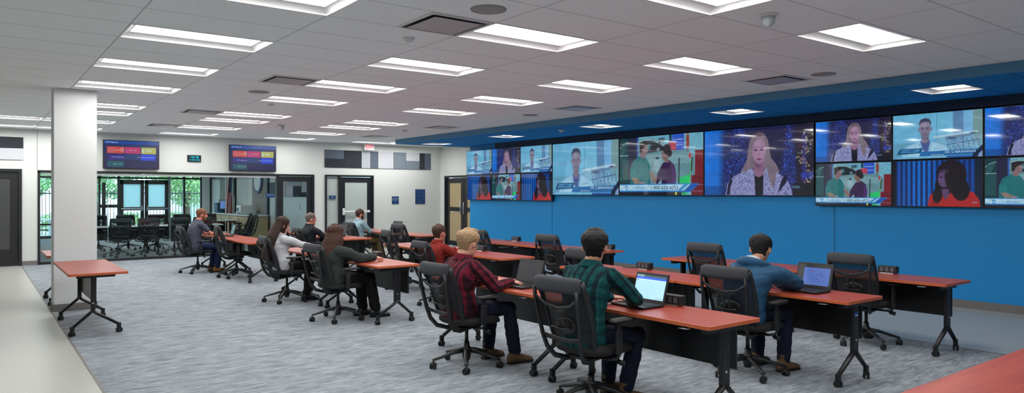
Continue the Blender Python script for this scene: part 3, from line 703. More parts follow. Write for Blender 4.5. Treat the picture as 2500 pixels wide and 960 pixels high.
def PX(px):
    pts = [(55, 7.85), (232, 8.43), (400, 8.97), (485, 9.245), (568, 9.5), (728, 10.0), (880, 10.43), (1038, 10.89), (1108, 11.07), (1185, 11.29)]
    for (a, b), (c, d) in zip(pts, pts[1:]):
        if a <= px <= c: return b+(px-a)/(c-a)*(d-b)
ZM = 2.585
panel_set(None, '', [
 (PX(55), PX(232), ZM, ZB, 'felt_m', 'slate felt wall panel at upper left corner of the long strip'),
 (PX(55), PX(232), ZA, ZM, 'felt_d', 'charcoal felt wall panel at lower left corner of the long strip'),
 (PX(232), PX(400), ZA, ZB, 'felt_d', 'charcoal full height felt wall panel left of the exit sign'),
 (PX(400), PX(485), ZA, ZB, 'felt_b', 'narrow pale felt wall panel beneath the exit sign'),
 (PX(485), PX(568), ZA, ZB, 'felt_m', 'narrow slate felt wall panel right of the exit sign'),
 (PX(568), PX(728), ZA, ZB, 'felt_l', 'wide light grey felt wall panel in the middle of the strip'),
 (PX(728), PX(880), ZA, ZB, 'felt_g', 'blue grey felt wall panel right of the wide light one'),
 (PX(880), PX(1038), ZM, ZB, 'felt_l', 'light grey felt wall panel, upper half of the right part'),
 (PX(880), PX(1038), ZA, ZM, 'felt_g', 'blue grey felt wall panel under the small light one'),
 (PX(1038), PX(1108), ZA, ZB, 'felt_d', 'narrow charcoal felt wall panel near the strip right end'),
 (PX(1108), PX(1185), ZA, ZB, 'felt_m', 'narrow slate felt wall panel at the strip right end'),
 (-.4, .867, 2.60, 2.85, 'felt_d', 'charcoal felt wall panel above the left black door'),
 (-.4, .867, 2.345, 2.60, 'felt_l', 'light grey felt wall panel above the left black door')])
mats['signblue'] = M('sign_blue', srgb(24,60,108), .4, bump=.02); mats['signtext'] = M('sign_text', srgb(190,205,220), .5, bump=.02); mats['signtext2'] = M('sign_text_dim', srgb(90,120,155), .5, bump=.02)
def sign(x, z, w, h, lines, lab, y=YB, tm='signtext'):
    o = thing('wall_sign', lab, 'sign', (x, y-.008, z)); MB().box((0, 0, 0), (w, .012, h), bev=.002).build('plate', 'signblue', o)
    for (t_, s_, zz) in lines: caption(t_, s_, tm, o, 0, zz, 1.0, -.008)
    return o
sign(10.07, 1.40, .225, .225, [('MAXIMUM', .042, .055), ('OCCUPANCY', .04, .005), ('49', .04, -.05)], 'small square blue wall sign with white lettering')
o = sign(10.92, 1.505, .34, .45, [('EVACUATION MAP', .035, .19), ('EXIT ROUTE', .034, -.14), ('YOU ARE HERE', .028, -.18)], 'tall blue evacuation plan sign right of the small square sign', tm='signtext2')
mp = MB()
for (x0, z0, x1, z1) in ((-.12,.13,.12,.13),(.12,.13,.12,-.09),(-.12,.13,-.12,.02),(-.12,.02,-.03,.02),(-.03,.02,-.03,-.09),(-.03,-.09,.12,-.09),(.02,.13,.02,.04),(.02,.04,.12,.04)): mp.box(((x0+x1)/2, -.008, (z0+z1)/2), (abs(x1-x0)+.006, .003, abs(z1-z0)+.006))
mp.build('floor_plan', 'signtext2', o)
sign(8.09, 1.495, .19, .10, [('IDF', .04, .018), ('ROOM', .03, -.022)], 'tiny blue room sign on the frosted side pane', y=YB+.01)

# ------------------------------------------------------------------ doors / storefront
def frame_rect(mb, x0, x1, z0, z1, y, w, d, bottom=True):
    mb.box((x0+w/2, y, (z0+z1)/2), (w, d, z1-z0)); mb.box((x1-w/2, y, (z0+z1)/2), (w, d, z1-z0))
    mb.box(((x0+x1)/2, y, z1-w/2), (x1-x0-2*w, d, w))
    if bottom: mb.box(((x0+x1)/2, y, z0+w/2), (x1-x0-2*w, d, w))
    return mb
# left door
d1 = bpy.data.objects.new('door_1', None); COL.objects.link(d1); struct(d1)
frame_rect(MB(), -.25, .84, 0, 2.145, YB+.03, .06, .14, False).build('door_frame', 'frame', d1)
lf = frame_rect(MB(), -.18, .77, .01, 2.08, YB+.03, .14, .045); lf.box((.295, YB+.03, .22), (.668, .041, .30)); lf.build('door_leaf', 'frame', d1)
MB().box((.295, YB+.03, 1.15), (.67, .012, 1.6)).build('door_pane', 'darkglass', d1)
struct(MB().box((.3, YB+.45, 1.2), (1.6, .05, 2.4)).build('wall_back', 'darkglass')); struct(MB().box((8.6, YB+.45, 1.2), (1.8, .05, 2.4)).build('wall_back', 'wallpaint')); struct(MB().box((XS+.45, 17.8, 1.2), (.05, 2.6, 2.4)).build('wall_right', 'wallpaint'))
# glass storefront of the conference room
w1 = bpy.data.objects.new('window_1', None); COL.objects.link(w1); struct(w1)
fr = MB(); fr.box((3.82, YB+.04, 2.10), (5.38, .12, .055)).box((1.155, YB+.04, 1.05), (.05, .12, 2.1)).box((3.82, YB+.04, .03), (5.38, .10, .06))
fr.box((7.03, YB+.04, 2.10), (1.04, .12, .055)); fr.build('window_frame', 'frame', w1)
MB().box((3.85, YB+.05, 2.045), (5.3, .05, .045)).build('head_channel', 'reflector', w1)
cuts = [1.18, 2.52, 3.87, 5.19, 6.51]
for a, b in zip(cuts, cuts[1:]): MB().box(((a+b)/2, YB+.05, 1.04), (b-a-.012, .012, 1.97)).build('glass_pane', 'glass', w1)
mats['glassedge'] = M('glass_edge_seal', srgb(130,150,152), .3, bump=.02)
for x in cuts[1:-1]: MB().box((x, YB+.05, 1.04), (.012, .014, 1.97)).build('glass_joint', 'glassedge', w1)
sign(6.32, 1.545, .22, .11, [('TRAINING ROOM', .024, .015)], 'small blue room sign on the glass left of the glass door')
MB()
# glass door
d2 = bpy.data.objects.new('door_2', None); COL.objects.link(d2); struct(d2)
MB().box((6.52, YB+.03, 1.035), (.05, .13, 2.07)).box((7.515, YB+.03, 1.035), (.06, .13, 2.07)).build('door_frame', 'frame', d2)
lf = frame_rect(MB(), 6.55, 7.485, .01, 2.06, YB+.03, .135, .045); lf.box((7.02, YB+.03, .2), (.668, .041, .25)); lf.build('door_leaf', 'frame', d2)
MB().box((7.02, YB+.03, 1.12), (.67, .012, 1.62)).build('door_pane', 'glass', d2)
# frosted door
d3 = bpy.data.objects.new('door_3', None); COL.objects.link(d3); struct(d3)
fr = frame_rect(MB(), 7.86, 9.35, 0, 2.13, YB+.03, .05, .14, False); fr.box((8.30, YB+.03, 1.04), (.07, .13, 2.08)); fr.box((8.09, YB+.03, .03), (.36, .12, .06)); fr.build('door_frame', 'frame', d3)
MB().box((8.09, YB+.035, 1.07), (.36, .012, 2.0)).build('side_pane', 'frost', d3)
lf = frame_rect(MB(), 8.335, 9.30, .01, 2.06, YB+.03, .135, .045); lf.box((8.82, YB+.03, .2), (.698, .041, .25)); lf.build('door_leaf', 'frame', d3)
MB().box((8.82, YB+.03, 1.12), (.70, .012, 1.63)).build('door_pane', 'frost', d3)
hb = MB().box((8.80, YB-.045, 1.08), (.84, .045, .05), bev=.012).box((8.41, YB-.035, 1.08), (.06, .06, .19), bev=.01).box((9.2, YB-.02, 1.08), (.05, .05, .07)); hb.build('panic_bar', 'whiteplastic', d3)
# double door in right wall (plane X = XS)
d4 = bpy.data.objects.new('door_4', None); COL.objects.link(d4); struct(d4)
def frame_rect_x(mb, y0, y1, z0, z1, x, w, d, bottom=True):
    mb.box((x, y0+w/2, (z0+z1)/2), (d, w, z1-z0)); mb.box((x, y1-w/2, (z0+z1)/2), (d, w, z1-z0)); mb.box((x, (y0+y1)/2, z1-w/2), (d, y1-y0-2*w, w))
    if bottom: mb.box((x, (y0+y1)/2, z0+w/2), (d, y1-y0-2*w, w))
    return mb
frame_rect_x(MB(), 16.8, 18.86, 0, 2.14, XS+.03, .06, .14, False).build('door_frame', 'frame', d4)
for (a, b) in ((17.84, 18.79), (16.87, 17.82)):
    lf = frame_rect_x(MB(), a, b, .01, 2.07, XS+.03, .15, .045); lf.box((XS+.03, (a+b)/2, 1.12), (.041, b-a-.3, .13)); lf.build('door_leaf', 'frame', d4)
    MB().box((XS+.03, (a+b)/2, 1.55), (.012, b-a-.28, .75)).box((XS+.03, (a+b)/2, .6), (.012, b-a-.28, .9)).build('door_pane', 'frosttan', d4)
    yh = a+.07 if a > 17 else b-.07
    MB().tube([(XS+.0, yh, .98), (XS-.06, yh, .98), (XS-.06, yh, 1.33), (XS, yh, 1.33)], .013, 10).build('door_handle', 'chrome', d4)

# ------------------------------------------------------------------ conference room + outside
CX0, CX1, CYF = 1.0, 7.55, 30.0
slab('floor', CX0-.1, CX1+.1, YB, CYF+.1, -.1, -.001, 'carpet')
struct(MB().box(((CX0+CX1)/2, (YB+CYF)/2+.06, 2.95), (CX1-CX0+.2, CYF-YB, .1)).build('ceiling', 'ceiling'))
struct(MB().box((CX0-.06, (YB+CYF)/2+.06, 1.45), (.12, CYF-YB-.12, 2.9)).build('wall_left', 'wallpaint'))
struct(MB().box((CX1+.06, (YB+CYF)/2+.06, 1.45), (.12, CYF-YB-.12, 2.9)).build('wall_right', 'wallpaint'))
mats['stone'] = M('grey_stone_wall', srgb(140,138,132), .85, var=.3, vscale=9, bump=.5, bscale=14)
for (y0, y1) in ((26.7, 28.6), (23.05, 24.6)): struct(MB().box((CX1-.01, (y0+y1)/2, 1.45), (.03, y1-y0, 2.9)).build('trim_7', 'stone'))
for y in (22.95, 26.55, 29.9): struct(MB().box((CX1-.03, y, 1.1), (.07, .1, 2.3)).build('trim_8', 'frame'))
struct(MB().box((CX1-.03, 26.4, 2.2), (.07, 7.0, .1)).build('trim_8', 'frame'))
# panels + whiteboard near side of the same wall
for (y0, y1, z0, z1, m, lab) in ((22.1, 22.8, 1.5, 1.95, 'felt_m', 'slate felt panel on side wall seen through glass, leftmost'), (20.75, 21.3, 1.5, 1.82, 'felt_l', 'pale felt panel on side wall seen through glass door'), (20.1, 20.7, 1.5, 1.82, 'felt_d', 'dark felt panel on side wall seen through glass door'), (19.35, 20.05, 1.65, 2.0, 'felt_l', 'light felt panel high on side wall through glass door'), (19.35, 20.05, 1.5, 1.64, 'felt_d', 'dark low felt panel on side wall by glass door'), (21.4, 22.05, 1.5, 1.95, 'felt_l', 'light felt panel left of the glass door stile'), (20.1, 21.3, 1.83, 2.0, 'felt_b', 'narrow pale felt panel topmost on the side wall')):
    tag(MB().box((CX1-.013, (y0+y1)/2, (z0+z1)/2), (.024, y1-y0-.01, z1-z0-.01), bev=.003).build('acoustic_panel', m), lab, 'wall panel', 'felt panels in the glass room')
o = thing('whiteboard', 'large whiteboard below felt panels behind the glass door', 'whiteboard', (CX1-.02, 21.0, 0)); MB().box((0, 0, .95), (.02, 3.4, 1.05)).build('board', 'whitelam', o); MB().box((-.015, 0, .42), (.05, 3.3, .02)).build('tray', 'chrome', o)
mk = MB(); mk.tube([(-.012, -.9, 1.28), (-.012, -.82, 1.22), (-.012, -.93, 1.17), (-.012, -.84, 1.12)], .006, 6); mk.build('marker_drawing', 'black', o)
# far glazing
w2 = bpy.data.objects.new('window_2', None); COL.objects.link(w2); struct(w2)
fr = MB(); fr.box(((CX0+CX1)/2, CYF, 2.75), (CX1-CX0, .12, .3)).box(((CX0+CX1)/2, CYF, 2.18), (CX1-CX0, .11, .07)).box(((CX0+CX1)/2, CYF, .05), (CX1-CX0, .12, .1))
for x in (1.05, 2.4, 3.66, 4.28, 6.03, 6.55, 7.18): fr.box((x, CYF, 1.35), (.07, .11, 2.7))
fr.box((3.97, CYF, 1.13), (.55, .09, .12)).box((3.80, CYF, 1.0), (.12, .08, 2.0)).box((2.3, CYF, .5), (2.6, .09, .06)); fr.build('window_frame', 'frame', w2)
MB().box(((CX0+CX1)/2, CYF+.01, 1.45), (CX1-CX0-.1, .012, 2.6)).build('glass_pane', 'glass', w2)
MB().box((7.35, CYF, 1.4), (.3, .2, 2.8)).build('pier', 'wallpaint', w2)
d5 = bpy.data.objects.new('door_5', None); COL.objects.link(d5); struct(d5)
mats['paper'] = M('white_window_film', srgb(214,228,230), .7, bump=.02)
def emis(name, c, e):
    t = NT(name); p = t.principled(c, .7); p.inputs['Emission Color'].default_value = c; p.inputs['Emission Strength'].default_value = e; return t.m
def translucent(name, c):
    t = NT(name); a = t.n('ShaderNodeBsdfTranslucent'); a.inputs[0].default_value = c; b = t.n('ShaderNodeBsdfDiffuse'); b.inputs[0].default_value = c
    mx = t.n('ShaderNodeMixShader'); mx.inputs[0].default_value = .25; t.l(a.outputs[0], mx.inputs[1]); t.l(b.outputs[0], mx.inputs[2]); t.l(mx.outputs[0], t.out.inputs[0]); return t.m
mats['film'] = translucent('backlit_window_film', srgb(225,240,242))
for (a, b) in ((4.32, 5.14), (5.16, 5.98)):
    c = (a+b)/2; lf = MB(); st = .12
    lf.box((a+st/2, CYF-.01, 1.06), (st, .06, 2.1)).box((b-st/2, CYF-.01, 1.06), (st, .06, 2.1)).box((c, CYF-.01, 2.03), (b-a, .06, .16)).box((c, CYF-.01, 1.02), (b-a, .06, .12)).box((c, CYF-.01, .16), (b-a, .06, .3)); lf.build('door_leaf', 'frame', d5)
    MB().box((c, CYF-.02, 1.52), (b-a-2*st+.02, .01, .88)).build('window_film', 'film', d5)
    MB().box((c, CYF-.1, 1.02), (b-a-.06, .05, .05), bev=.01).box((b-.08 if a < 5 else a+.08, CYF-.1, 1.04), (.06, .06, .2)).build('panic_bar', 'chrome', d5)
# outside
mats['pave'] = M('outdoor_paving', srgb(176,176,172), .9, var=.15, vscale=3, bump=.2)
mats['leaf'] = M('tree_foliage', srgb(130,176,120), .8, var=.45, vscale=3, bump=.5, bscale=9)
mats['leaf2'] = M('shrub_foliage', srgb(156,190,130), .8, var=.45, vscale=5, bump=.5, bscale=9)
mats['bark'] = M('tree_bark', srgb(96,80,66), .9, var=.3, bump=.5)
struct(MB().box((6, 50, -.15), (60, 39.6, .1)).build('ground', 'pave'))
def leaf_cloud(n, rad, seed, size=.16):
    rg = random.Random(seed); mb = MB()
    for k in range(n):
        while True:
            p = Vector((rg.uniform(-1,1), rg.uniform(-1,1), rg.uniform(-1,1)))
            if .25 < p.length < 1: break
        p = Vector((p.x*rad[0], p.y*rad[1], p.z*rad[2]))*(1+.2*noise.noise(p*1.5))
        q = Vector((rg.gauss(0,1), rg.gauss(0,1), rg.gauss(0,1))).normalized(); a = q.orthogonal().normalized(); b = q.cross(a); s_ = size*rg.uniform(.6,1.3)
        mb.add([p-a*s_, p-b*s_*.5, p+a*s_, p+b*s_*.5], [(0,1,2,3)])
    return mb
def tree(x, y, hh, r, lab, seed, m='leaf'):
    o = thing('tree', lab, 'tree', (x, y, -.1), 0, 'trees outside the far windows')
    MB().tube([(0,0,0),(.05,.02,hh*.35),(-.03,.05,hh*.6)], [.16,.12,.08], 8).tube([(0,0,hh*.4),(.5,.1,hh*.62)], [.07,.03], 6).tube([(0,0,hh*.42),(-.5,-.1,hh*.66)], [.07,.03], 6).build('trunk', 'bark', o)
    leaf_cloud(7000, (r, r, hh*.40), seed, .10).build('crown', m, o, (0, 0, hh*.64))
tree(1.2, 36, 5.2, 2.0, 'green leafy tree outside behind the column', 1); tree(4.7, 39.8, 5.6, 2.3, 'green leafy tree outside above the double doors', 2)
tree(8.2, 37, 4.8, 2.0, 'pale green leafy tree outside right of the double doors', 3, 'leaf2'); tree(11.6, 42, 5.6, 2.6, 'green leafy tree outside seen through the rightmost far window', 4)
tree(-1.5, 40, 5.5, 2.6, 'green tree outside at the far left of the windows', 5)
for i, (x, y) in enumerate(((5.4, 34.6), (7.2, 34.8), (2.6, 34.6))):
    o = thing('shrub', 'low green shrub outside by the fence, %s' % ('behind the doors', 'right of the doors', 'left near the column')[i], 'shrub', (x, y, -.1)); MB().tube([(0,0,0),(0,0,.3)], .03, 6).build('stem', 'bark', o); leaf_cloud(1400, (.6,.4,.4), 20+i, .045).build('foliage', 'leaf2', o, (0,0,.5))
o = thing('picket_fence', 'black metal picket fence outside the far windows', 'fence', (5, 33.6, -.1))
fb = MB()
for k in range(130): fb.box((-8+k*.125, 0, .95), (.022, .022, 1.8))
fb.build('pickets', 'frame', o); MB().box((0, 0, .25), (16.2, .04, .05)).box((0, 0, 1.7), (16.2, .04, .05)).build('rail', 'frame', o)
o = thing('neighbour_house', 'pale house with sloped roof outside beyond the fence', 'building', (12.8, 48.0, -.1))
MB().box((0, 0, 1.2), (5, 4, 2.4)).build('wall', 'wallpaint', o); MB().add([(-2.8,-2.3,2.4),(2.8,-2.3,2.4),(2.8,2.3,2.4),(-2.8,2.3,2.4),(-2.8,0,3.6),(2.8,0,3.6)], [(0,1,5,4),(3,4,5,2),(0,4,3),(1,2,5),(0,3,2,1)]).build('roof', 'basegrey', o)
o = thing('patio_table', 'white outdoor table seen through window left of column', 'table', (2.25, 31.6, -.1)); MB().box((0,0,.72),(.9,.6,.05),bev=.01).build('top','whitelam',o); MB().box((0,0,.36),(.08,.08,.72)).box((0,0,.02),(.4,.4,.04)).build('pedestal','whitelam',o)

# ------------------------------------------------------------------ chair
def caster_mb(c=(0,0,0), rot=0):
    mb = MB(); m = Matrix.Translation(c) @ Matrix.Rotation(rot, 4, 'Z')
    mb.cyl((0, .008, .028), (0, .026, .028), .028, 16); mb.cyl((0, -.026, .028), (0, -.008, .028), .028, 16)
    mb.tube([(-.026,0,.03),(-.018,0,.052),(.002,0,.062),(.022,0,.05),(.03,0,.034)], [(.016,.006)]*5, 8)
    mb.cyl((0,0,.03),(0,0,.085),.007, 8); mb.xf(m); return mb
def make_chair():
    o = thing('office_chair', '', 'chair')
    b = MB(); b.lathe([(.0,.06),(.030,.06),(.040,.10),(.044,.14),(.040,.17),(.03,.19)], n=20)
    tips = []
    for k in range(5):
        a = 2*math.pi*k/5+.35; d = Vector((math.cos(a), math.sin(a), 0))
        b.tube([d*.02+Vector((0,0,.150)), d*.12+Vector((0,0,.136)), d*.24+Vector((0,0,.102)), d*.325+Vector((0,0,.080))], [(.028,.022),(.025,.018),(.021,.014),(.018,.010)], 10); tips.append((a, d*.32))
    star = b.build('star_base', 'black', o)
    for a, d in tips: caster_mb((d.x, d.y, 0), a+1.0).build('caster', 'rubber', star)
    MB().cyl((0,0,.06),(0,0,.23),.027).cyl((0,0,.22),(0,0,.37),.017).build('gas_lift', 'black2', o)
    MB().box((.0,0,.385),(.26,.15,.05),bev=.015).box((-.08,0,.375),(.12,.24,.03),bev=.01).build('tilt_mechanism', 'black2', o)
    MB().tube([(.04,-.07,.38),(.05,-.16,.375),(.06,-.22,.355)], .005, 8).tube([(.06,-.215,.357),(.075,-.27,.345)], [(.012,.018),(.010,.022)], 10).build('lever', 'black2', o)
    # seat
    s_ = MB(); rings = []
    def outline(sc, z, dz=0):
        r = []
        for k in range(36):
            t = 2*math.pi*k/36; cx, cy = math.cos(t), math.sin(t)
            x = .03+.245*sc*math.copysign(abs(cx)**.55, cx); y = .25*sc*math.copysign(abs(cy)**.55, cy)
            zz = z-(max(0, x-.16)**2)*2.6*(1 if z > .43 else .4)
            r.append((x, y, zz))
        return r
    for sc, z in ((.6,.412),(.93,.415),(1.0,.432),(1.0,.456),(.95,.474),(.8,.482),(.4,.476),(.1,.474)): rings.append(outline(sc, z))
    s_.ring_loft(rings); s_.build('seat', 'chairfab', o)
    # back mesh: profile (z, x, halfwidth, bow)
    prof = [(.47,-.172,.195,.018),(.53,-.208,.212,.024),(.60,-.228,.224,.026),(.68,-.248,.230,.026),(.76,-.275,.233,.024),(.84,-.305,.235,.020),(.90,-.328,.236,.016),(.955,-.347,.236,.012)]
    bk = MB(); rings = []
    for z, x, hw, bow in prof: rings.append([(x+bow*((j/12*2-1)**2), (j/12*2-1)*hw, z) for j in range(13)])
    bk.ring_loft(rings, True, False); bk.build('backrest', 'mesh', o)
    # side rails of the mesh frame curving forward under the seat
    rl = MB()
    for sgn in (-1, 1):
        pts = [(x+bow, sgn*hw, z) for z, x, hw, bow in reversed(prof)]+[(-.145, sgn*.19, .44), (-.07, sgn*.205, .428), (.04, sgn*.23, .445), (.14, sgn*.235, .45)]
        rl.tube(pts, [(.010,.024)]*len(pts), 8)
    rl.tube([(-.17,-.18,.455),(-.19,0,.45),(-.17,.18,.455)], [(.010,.016)]*3, 8); rl.build('mesh_frame', 'black', o)
    # wrapped top roll
    tr = MB(); rings = []
    for j in range(17):
        u = j/16*2-1; y = u*.238; fx = .018*u*u
        sec = [(-.318,.865),(-.338,.972),(-.352,.985),(-.372,.982),(-.388,.955),(-.392,.90),(-.388,.872),(-.374,.872),(-.372,.92),(-.352,.945)]
        e = 1-.25*abs(u)**10
        cx_, cz_ = -.355, .93
        rings.append([((x-cx_)*e+cx_+fx, y, (z-cz_)*e+cz_) for x, z in sec])
    tr.ring_loft(rings); tr.build('head_band', 'roll', o)
    # rear uprights
    bf = MB()
    for sgn in (-1, 1):
        pts = [(-.376,sgn*.222,.90),(-.364,sgn*.220,.80),(-.340,sgn*.212,.68),(-.312,sgn*.196,.55),(-.284,sgn*.178,.455),(-.23,sgn*.15,.385),(-.14,sgn*.11,.358),(-.04,sgn*.09,.37)]
        bf.tube(pts, [(.010,.019)]*3+[(.011,.021)]*3+[(.014,.02)]*2, 8, up=(1,0,0))
    # Y brace
    bf.tube([(-.37,-.22,.835),(-.354,-.13,.782),(-.345,0,.758),(-.354,.13,.782),(-.37,.22,.835)], [(.007,.012)]*5, 8)
    for sgn in (-1, 1): bf.tube([(-.35,sgn*.10,.775),(-.337,sgn*.035,.73),(-.31,sgn*.022,.64),(-.285,sgn*.05,.60)], [(.006,.012)]*4, 8)
    bf.tube([(-.312,-.196,.545),(-.285,-.06,.525),(-.285,.06,.525),(-.312,.196,.545)], [(.008,.018)]*4, 8)
    bf.build('back_frame', 'black', o)
    lp = MB(); lp.ell((-.262,0,.62), (.012,.105,.062), 20, 10); lp.tube([(-.32,-.1,.615),(-.29,0,.60),(-.32,.1,.615)], .007, 8); lp.build('lumbar_pad', 'black2', o)
    for sgn in (-1, 1):
        a = MB(); a.tube([(-.04,sgn*.10,.385),(-.02,sgn*.22,.382),(0,sgn*.272,.395),(.005,sgn*.285,.43),(-.005,sgn*.287,.47)], [(.022,.012)]*5, 8)
        a.box((-.005,sgn*.287,.515),(.062,.026,.17),bev=.008); a.box((-.005,sgn*.285,.62),(.042,.017,.08),bev=.005)
        arm = a.build('armrest', 'black', o)
        p = MB(); rr = []
        for sc, z in ((.82,.656),(1,.662),(1,.672),(.88,.680),(.4,.682)):
            r = []
            for k in range(24):
                t = 2*math.pi*k/24; cx_, cy_ = math.cos(t), math.sin(t)
                r.append((.035+.125*sc*math.copysign(abs(cx_)**.6, cx_), sgn*.28+.046*sc*math.copysign(abs(cy_)**.7, cy_), z))
            rr.append(r)
        p.ring_loft(rr); p.build('arm_pad', 'rubber', arm)
    return o
chair0 = make_chair()
chairs = [  # x, y, rot, zscale, label, group
 (3.66, 5.55, .0, 1, 'black mesh office chair under the man in the red plaid shirt'),
 (3.73, 3.95, .05, 1.02, 'black mesh office chair under the man in the green plaid shirt, nearest'),
 (5.50, 3.80, .03, 1, 'black mesh office chair under the man in the blue hooded jacket'),
 (7.62, 3.80, .0, 1, 'empty black mesh office chair at right end of the farthest-right table row'),
 (7.35, 5.46, .03, 1.03, 'empty black mesh office chair left of the blue-jacketed man, by blue wall'),
 (5.58, 5.70, .0, 1.03, 'empty black mesh office chair behind the green-shirted man head'),
 (7.30, 8.35, .02, 1, 'empty black mesh office chair in front of the blue wall seam'),
 (7.30, 10.20, .0, 1, 'empty black mesh office chair right of the blond man head'),
 (5.38, 8.82, -.05, .95, 'black mesh office chair under the man in the dark red shirt'),
 (5.78, 10.60, -.15, 1.02, 'empty black mesh office chair left of the dark red shirted man'),
 (7.28, 13.10, .05, 1, 'empty black mesh office chair beside the far open laptop'),
 (7.22, 15.40, .1, .96, 'black mesh office chair under the man in the pale blue shirt'),
 (5.42, 13.78, -.1, .95, 'black mesh office chair under the man in the black shirt'),
 (5.45, 14.80, -.05, 1, 'empty black mesh office chair left of the man in black'),
 (3.69, 8.56, .05, 1, 'black mesh office chair under the woman with brown hair and dark top'),
 (3.72, 10.50, -.08, 1, 'black mesh office chair under the woman in the light grey sweater'),
 (3.61, 15.35, .0, .97, 'black mesh office chair under the man in the grey polo'),
 (4.00, 14.05, -.15, 1.02, 'empty black mesh office chair right of the man in grey polo')]
used = False
for x, y, rz, zs, lab in chairs:
    c = place(chair0, used, (x, y, 0), rz, lab, 'office chairs at the training tables'); c.scale = (1, 1, zs); used = True
conf = [(2.9, 20.35, 1.6), (3.55, 20.25, 1.5), (4.2, 20.3, 1.7), (4.85, 20.35, 1.55), (2.75, 22.7, -1.6), (3.5, 22.8, -1.5), (4.25, 22.7, -1.65), (5.0, 22.75, -1.5), (5.75, 22.9, -1.6), (2.05, 21.6, .1)]
cl = ['nearest left of the near side of the table', 'second on the near side of the table', 'third on the near side of the table', 'fourth on the near side of the table', 'leftmost on the far side of the table', 'second on the far side of the table', 'third on the far side of the table', 'fourth on the far side of the table', 'fifth on the far side of the table', 'at the left head of the table']
for (x, y, rz), l in zip(conf, cl): place(chair0, True, (x, y, 0), rz, 'black mesh chair in the glass room, '+l, 'chairs in the glass meeting room').scale = (1, 1, 1)
for (x, y, rz, l) in ((6.25, 21.3, 2.6, 'black mesh chair in the glass room at the right head of the table'), (6.6, 22.9, 2.9, 'black mesh chair in the glass room in front of the counter')): place(chair0, True, (x, y, 0), rz, l, 'chairs in the glass meeting room')

# ------------------------------------------------------------------ training table
def make_table(L=1.79, top='cherry', edge='cherryedge', W=.585, inset=.12, col=.085, mod=.20):
    o = thing('training_table', '', 'table'); H_ = .725
    def rr(ins, z, r=.022):
        out = []
        for cx_, cy_, a0 in ((W/2-r, L/2-r, 0), (-W/2+r, L/2-r, 90), (-W/2+r, -L/2+r, 180), (W/2-r, -L/2+r, 270)):
            for k in range(5):
                t = R(a0+90*k/4); out.append((cx_+(r-ins)*math.cos(t), cy_+(r-ins)*math.sin(t), z))
        return out
    MB().ring_loft([rr(.003, H_-.027), rr(.003, H_)], False).build('tabletop', top, o)
    e = MB(); e.ring_loft([rr(.003, H_-.0275), rr(.0005, H_-.026), rr(0, H_-.014), rr(.0005, H_-.0015), rr(.003, H_+.0003)], False, True, False)
    e.build('edge_band', edge, o)
    for sy in (-1,1):
        y = sy*(L/2-inset)
        lg = MB(); lg.box((0,y,H_-.052),(W*.66,.055,.048),bev=.004)          # top bracket
        lg.box((.03,y,.475),(col,.035,.43),bev=.006)                      # column
        for sx in (-1,1):
            lg.tube([(.03,y,.275),(.03+sx*.03,y,.245),(sx*.225,y,.10)], [(.018,.026),(.018,.026),(.016,.022)], 8, up=(0,1,0))
            lg.box((sx*.232,y,.085),(.045,.035,.06),bev=.008)
        leg = lg.build('leg', 'black2', o)
        for sx in (-1,1): caster_mb((sx*.235,y,0), .4+sx+sy).build('caster', 'rubber', leg)
        MB().cyl((.03,y-sy*.0,.36),(.03,y+sy*.02,.36),.009,12).build('bolt', 'chrome', leg)
    MB().box((mod,0,.515),(.018,L-2*inset-.04,.34),bev=.003).build('modesty_panel', 'black2', o)
    MB().box((.0,0,H_-.05),(.05,L-2*inset,.035),bev=.003).build('support_rail', 'black2', o)
    MB().tube([(-W/2+.05,-L/2+.20,H_-.045),(-W/2+.02,-L/2+.20,H_-.045),(-W/2+.01,-L/2+.27,H_-.047)], .005, 8).build('release_lever', 'chrome', o)
    return o
tab0 = make_table()
tables = []
rowname = ['near', 'middle', 'farthest']
X0 = {0: [3.87, 5.66, 7.50], 1: [3.87, 5.66, 7.42], 2: [3.87, 5.66, 7.36]}
YR = {0: [(2.96, 4.76), (4.76, 6.56)], 1: [(7.80, 9.60), (9.60, 11.40)], 2: [(12.85, 14.65), (14.65, 16.45)]}
colname = ['the left column', 'the middle column', 'the column by the blue wall']
used = False
for g in range(3):
    for c in range(3):
        for k in range(2):
            y0, y1 = YR[g][k]; dy = -.08 if (c > 0 and g == 1) else 0
            lab = 'cherry topped training table, %s half of %s run in %s' % (('nearer', 'farther')[k], ('front', 'second', 'rearmost')[g], colname[c])
            ob_ = place(tab0, used, (X0[g][c]+.2925, (y0+y1)/2+dy, 0), 0, lab, 'cherry training tables in rows'); used = True
            if (g, c, k) == (0, 1, 0): stick_host = ob_
st_ = MB().box((-.0, 0, .58), (.055, .002, .035)).build('sticker', 'stickblue', stick_host, label='small blue and white sticker on the leg'); st_.location = (.03, -.775-.018-.001, 0)
MB().box((0, -.0012, .570), (.045, .001, .010)).build('sticker_band', 'whiteplastic', st_)
def other_table(L, loc, rz, lab, **kw):
    o = make_table(L, **kw); o.location = loc; o.rotation_euler = (0,0,rz); o['label'] = lab; return o
other_table(1.83, (1.105, 9.98, 0), math.pi, 'cherry topped flip table standing in front of the white column', inset=.27, col=.045, mod=.0)
other_table(1.19, (1.105, 12.53, 0), math.pi, 'short cherry topped table standing behind the white column', inset=.15, col=.045, mod=.0)
other_table(1.80, (4.02, 1.17, 0), math.pi/2, 'cherry topped table cut off at the bottom right corner', W=.63)
other_table(1.8, (2.95, 21.55, 0), math.pi/2, 'white topped table in the glass room, left half', top='whitelam', edge='whitelam', W=.75)
other_table(1.8, (4.78, 21.55, 0), math.pi/2, 'white topped table in the glass room, right half', top='whitelam', edge='whitelam', W=.75)
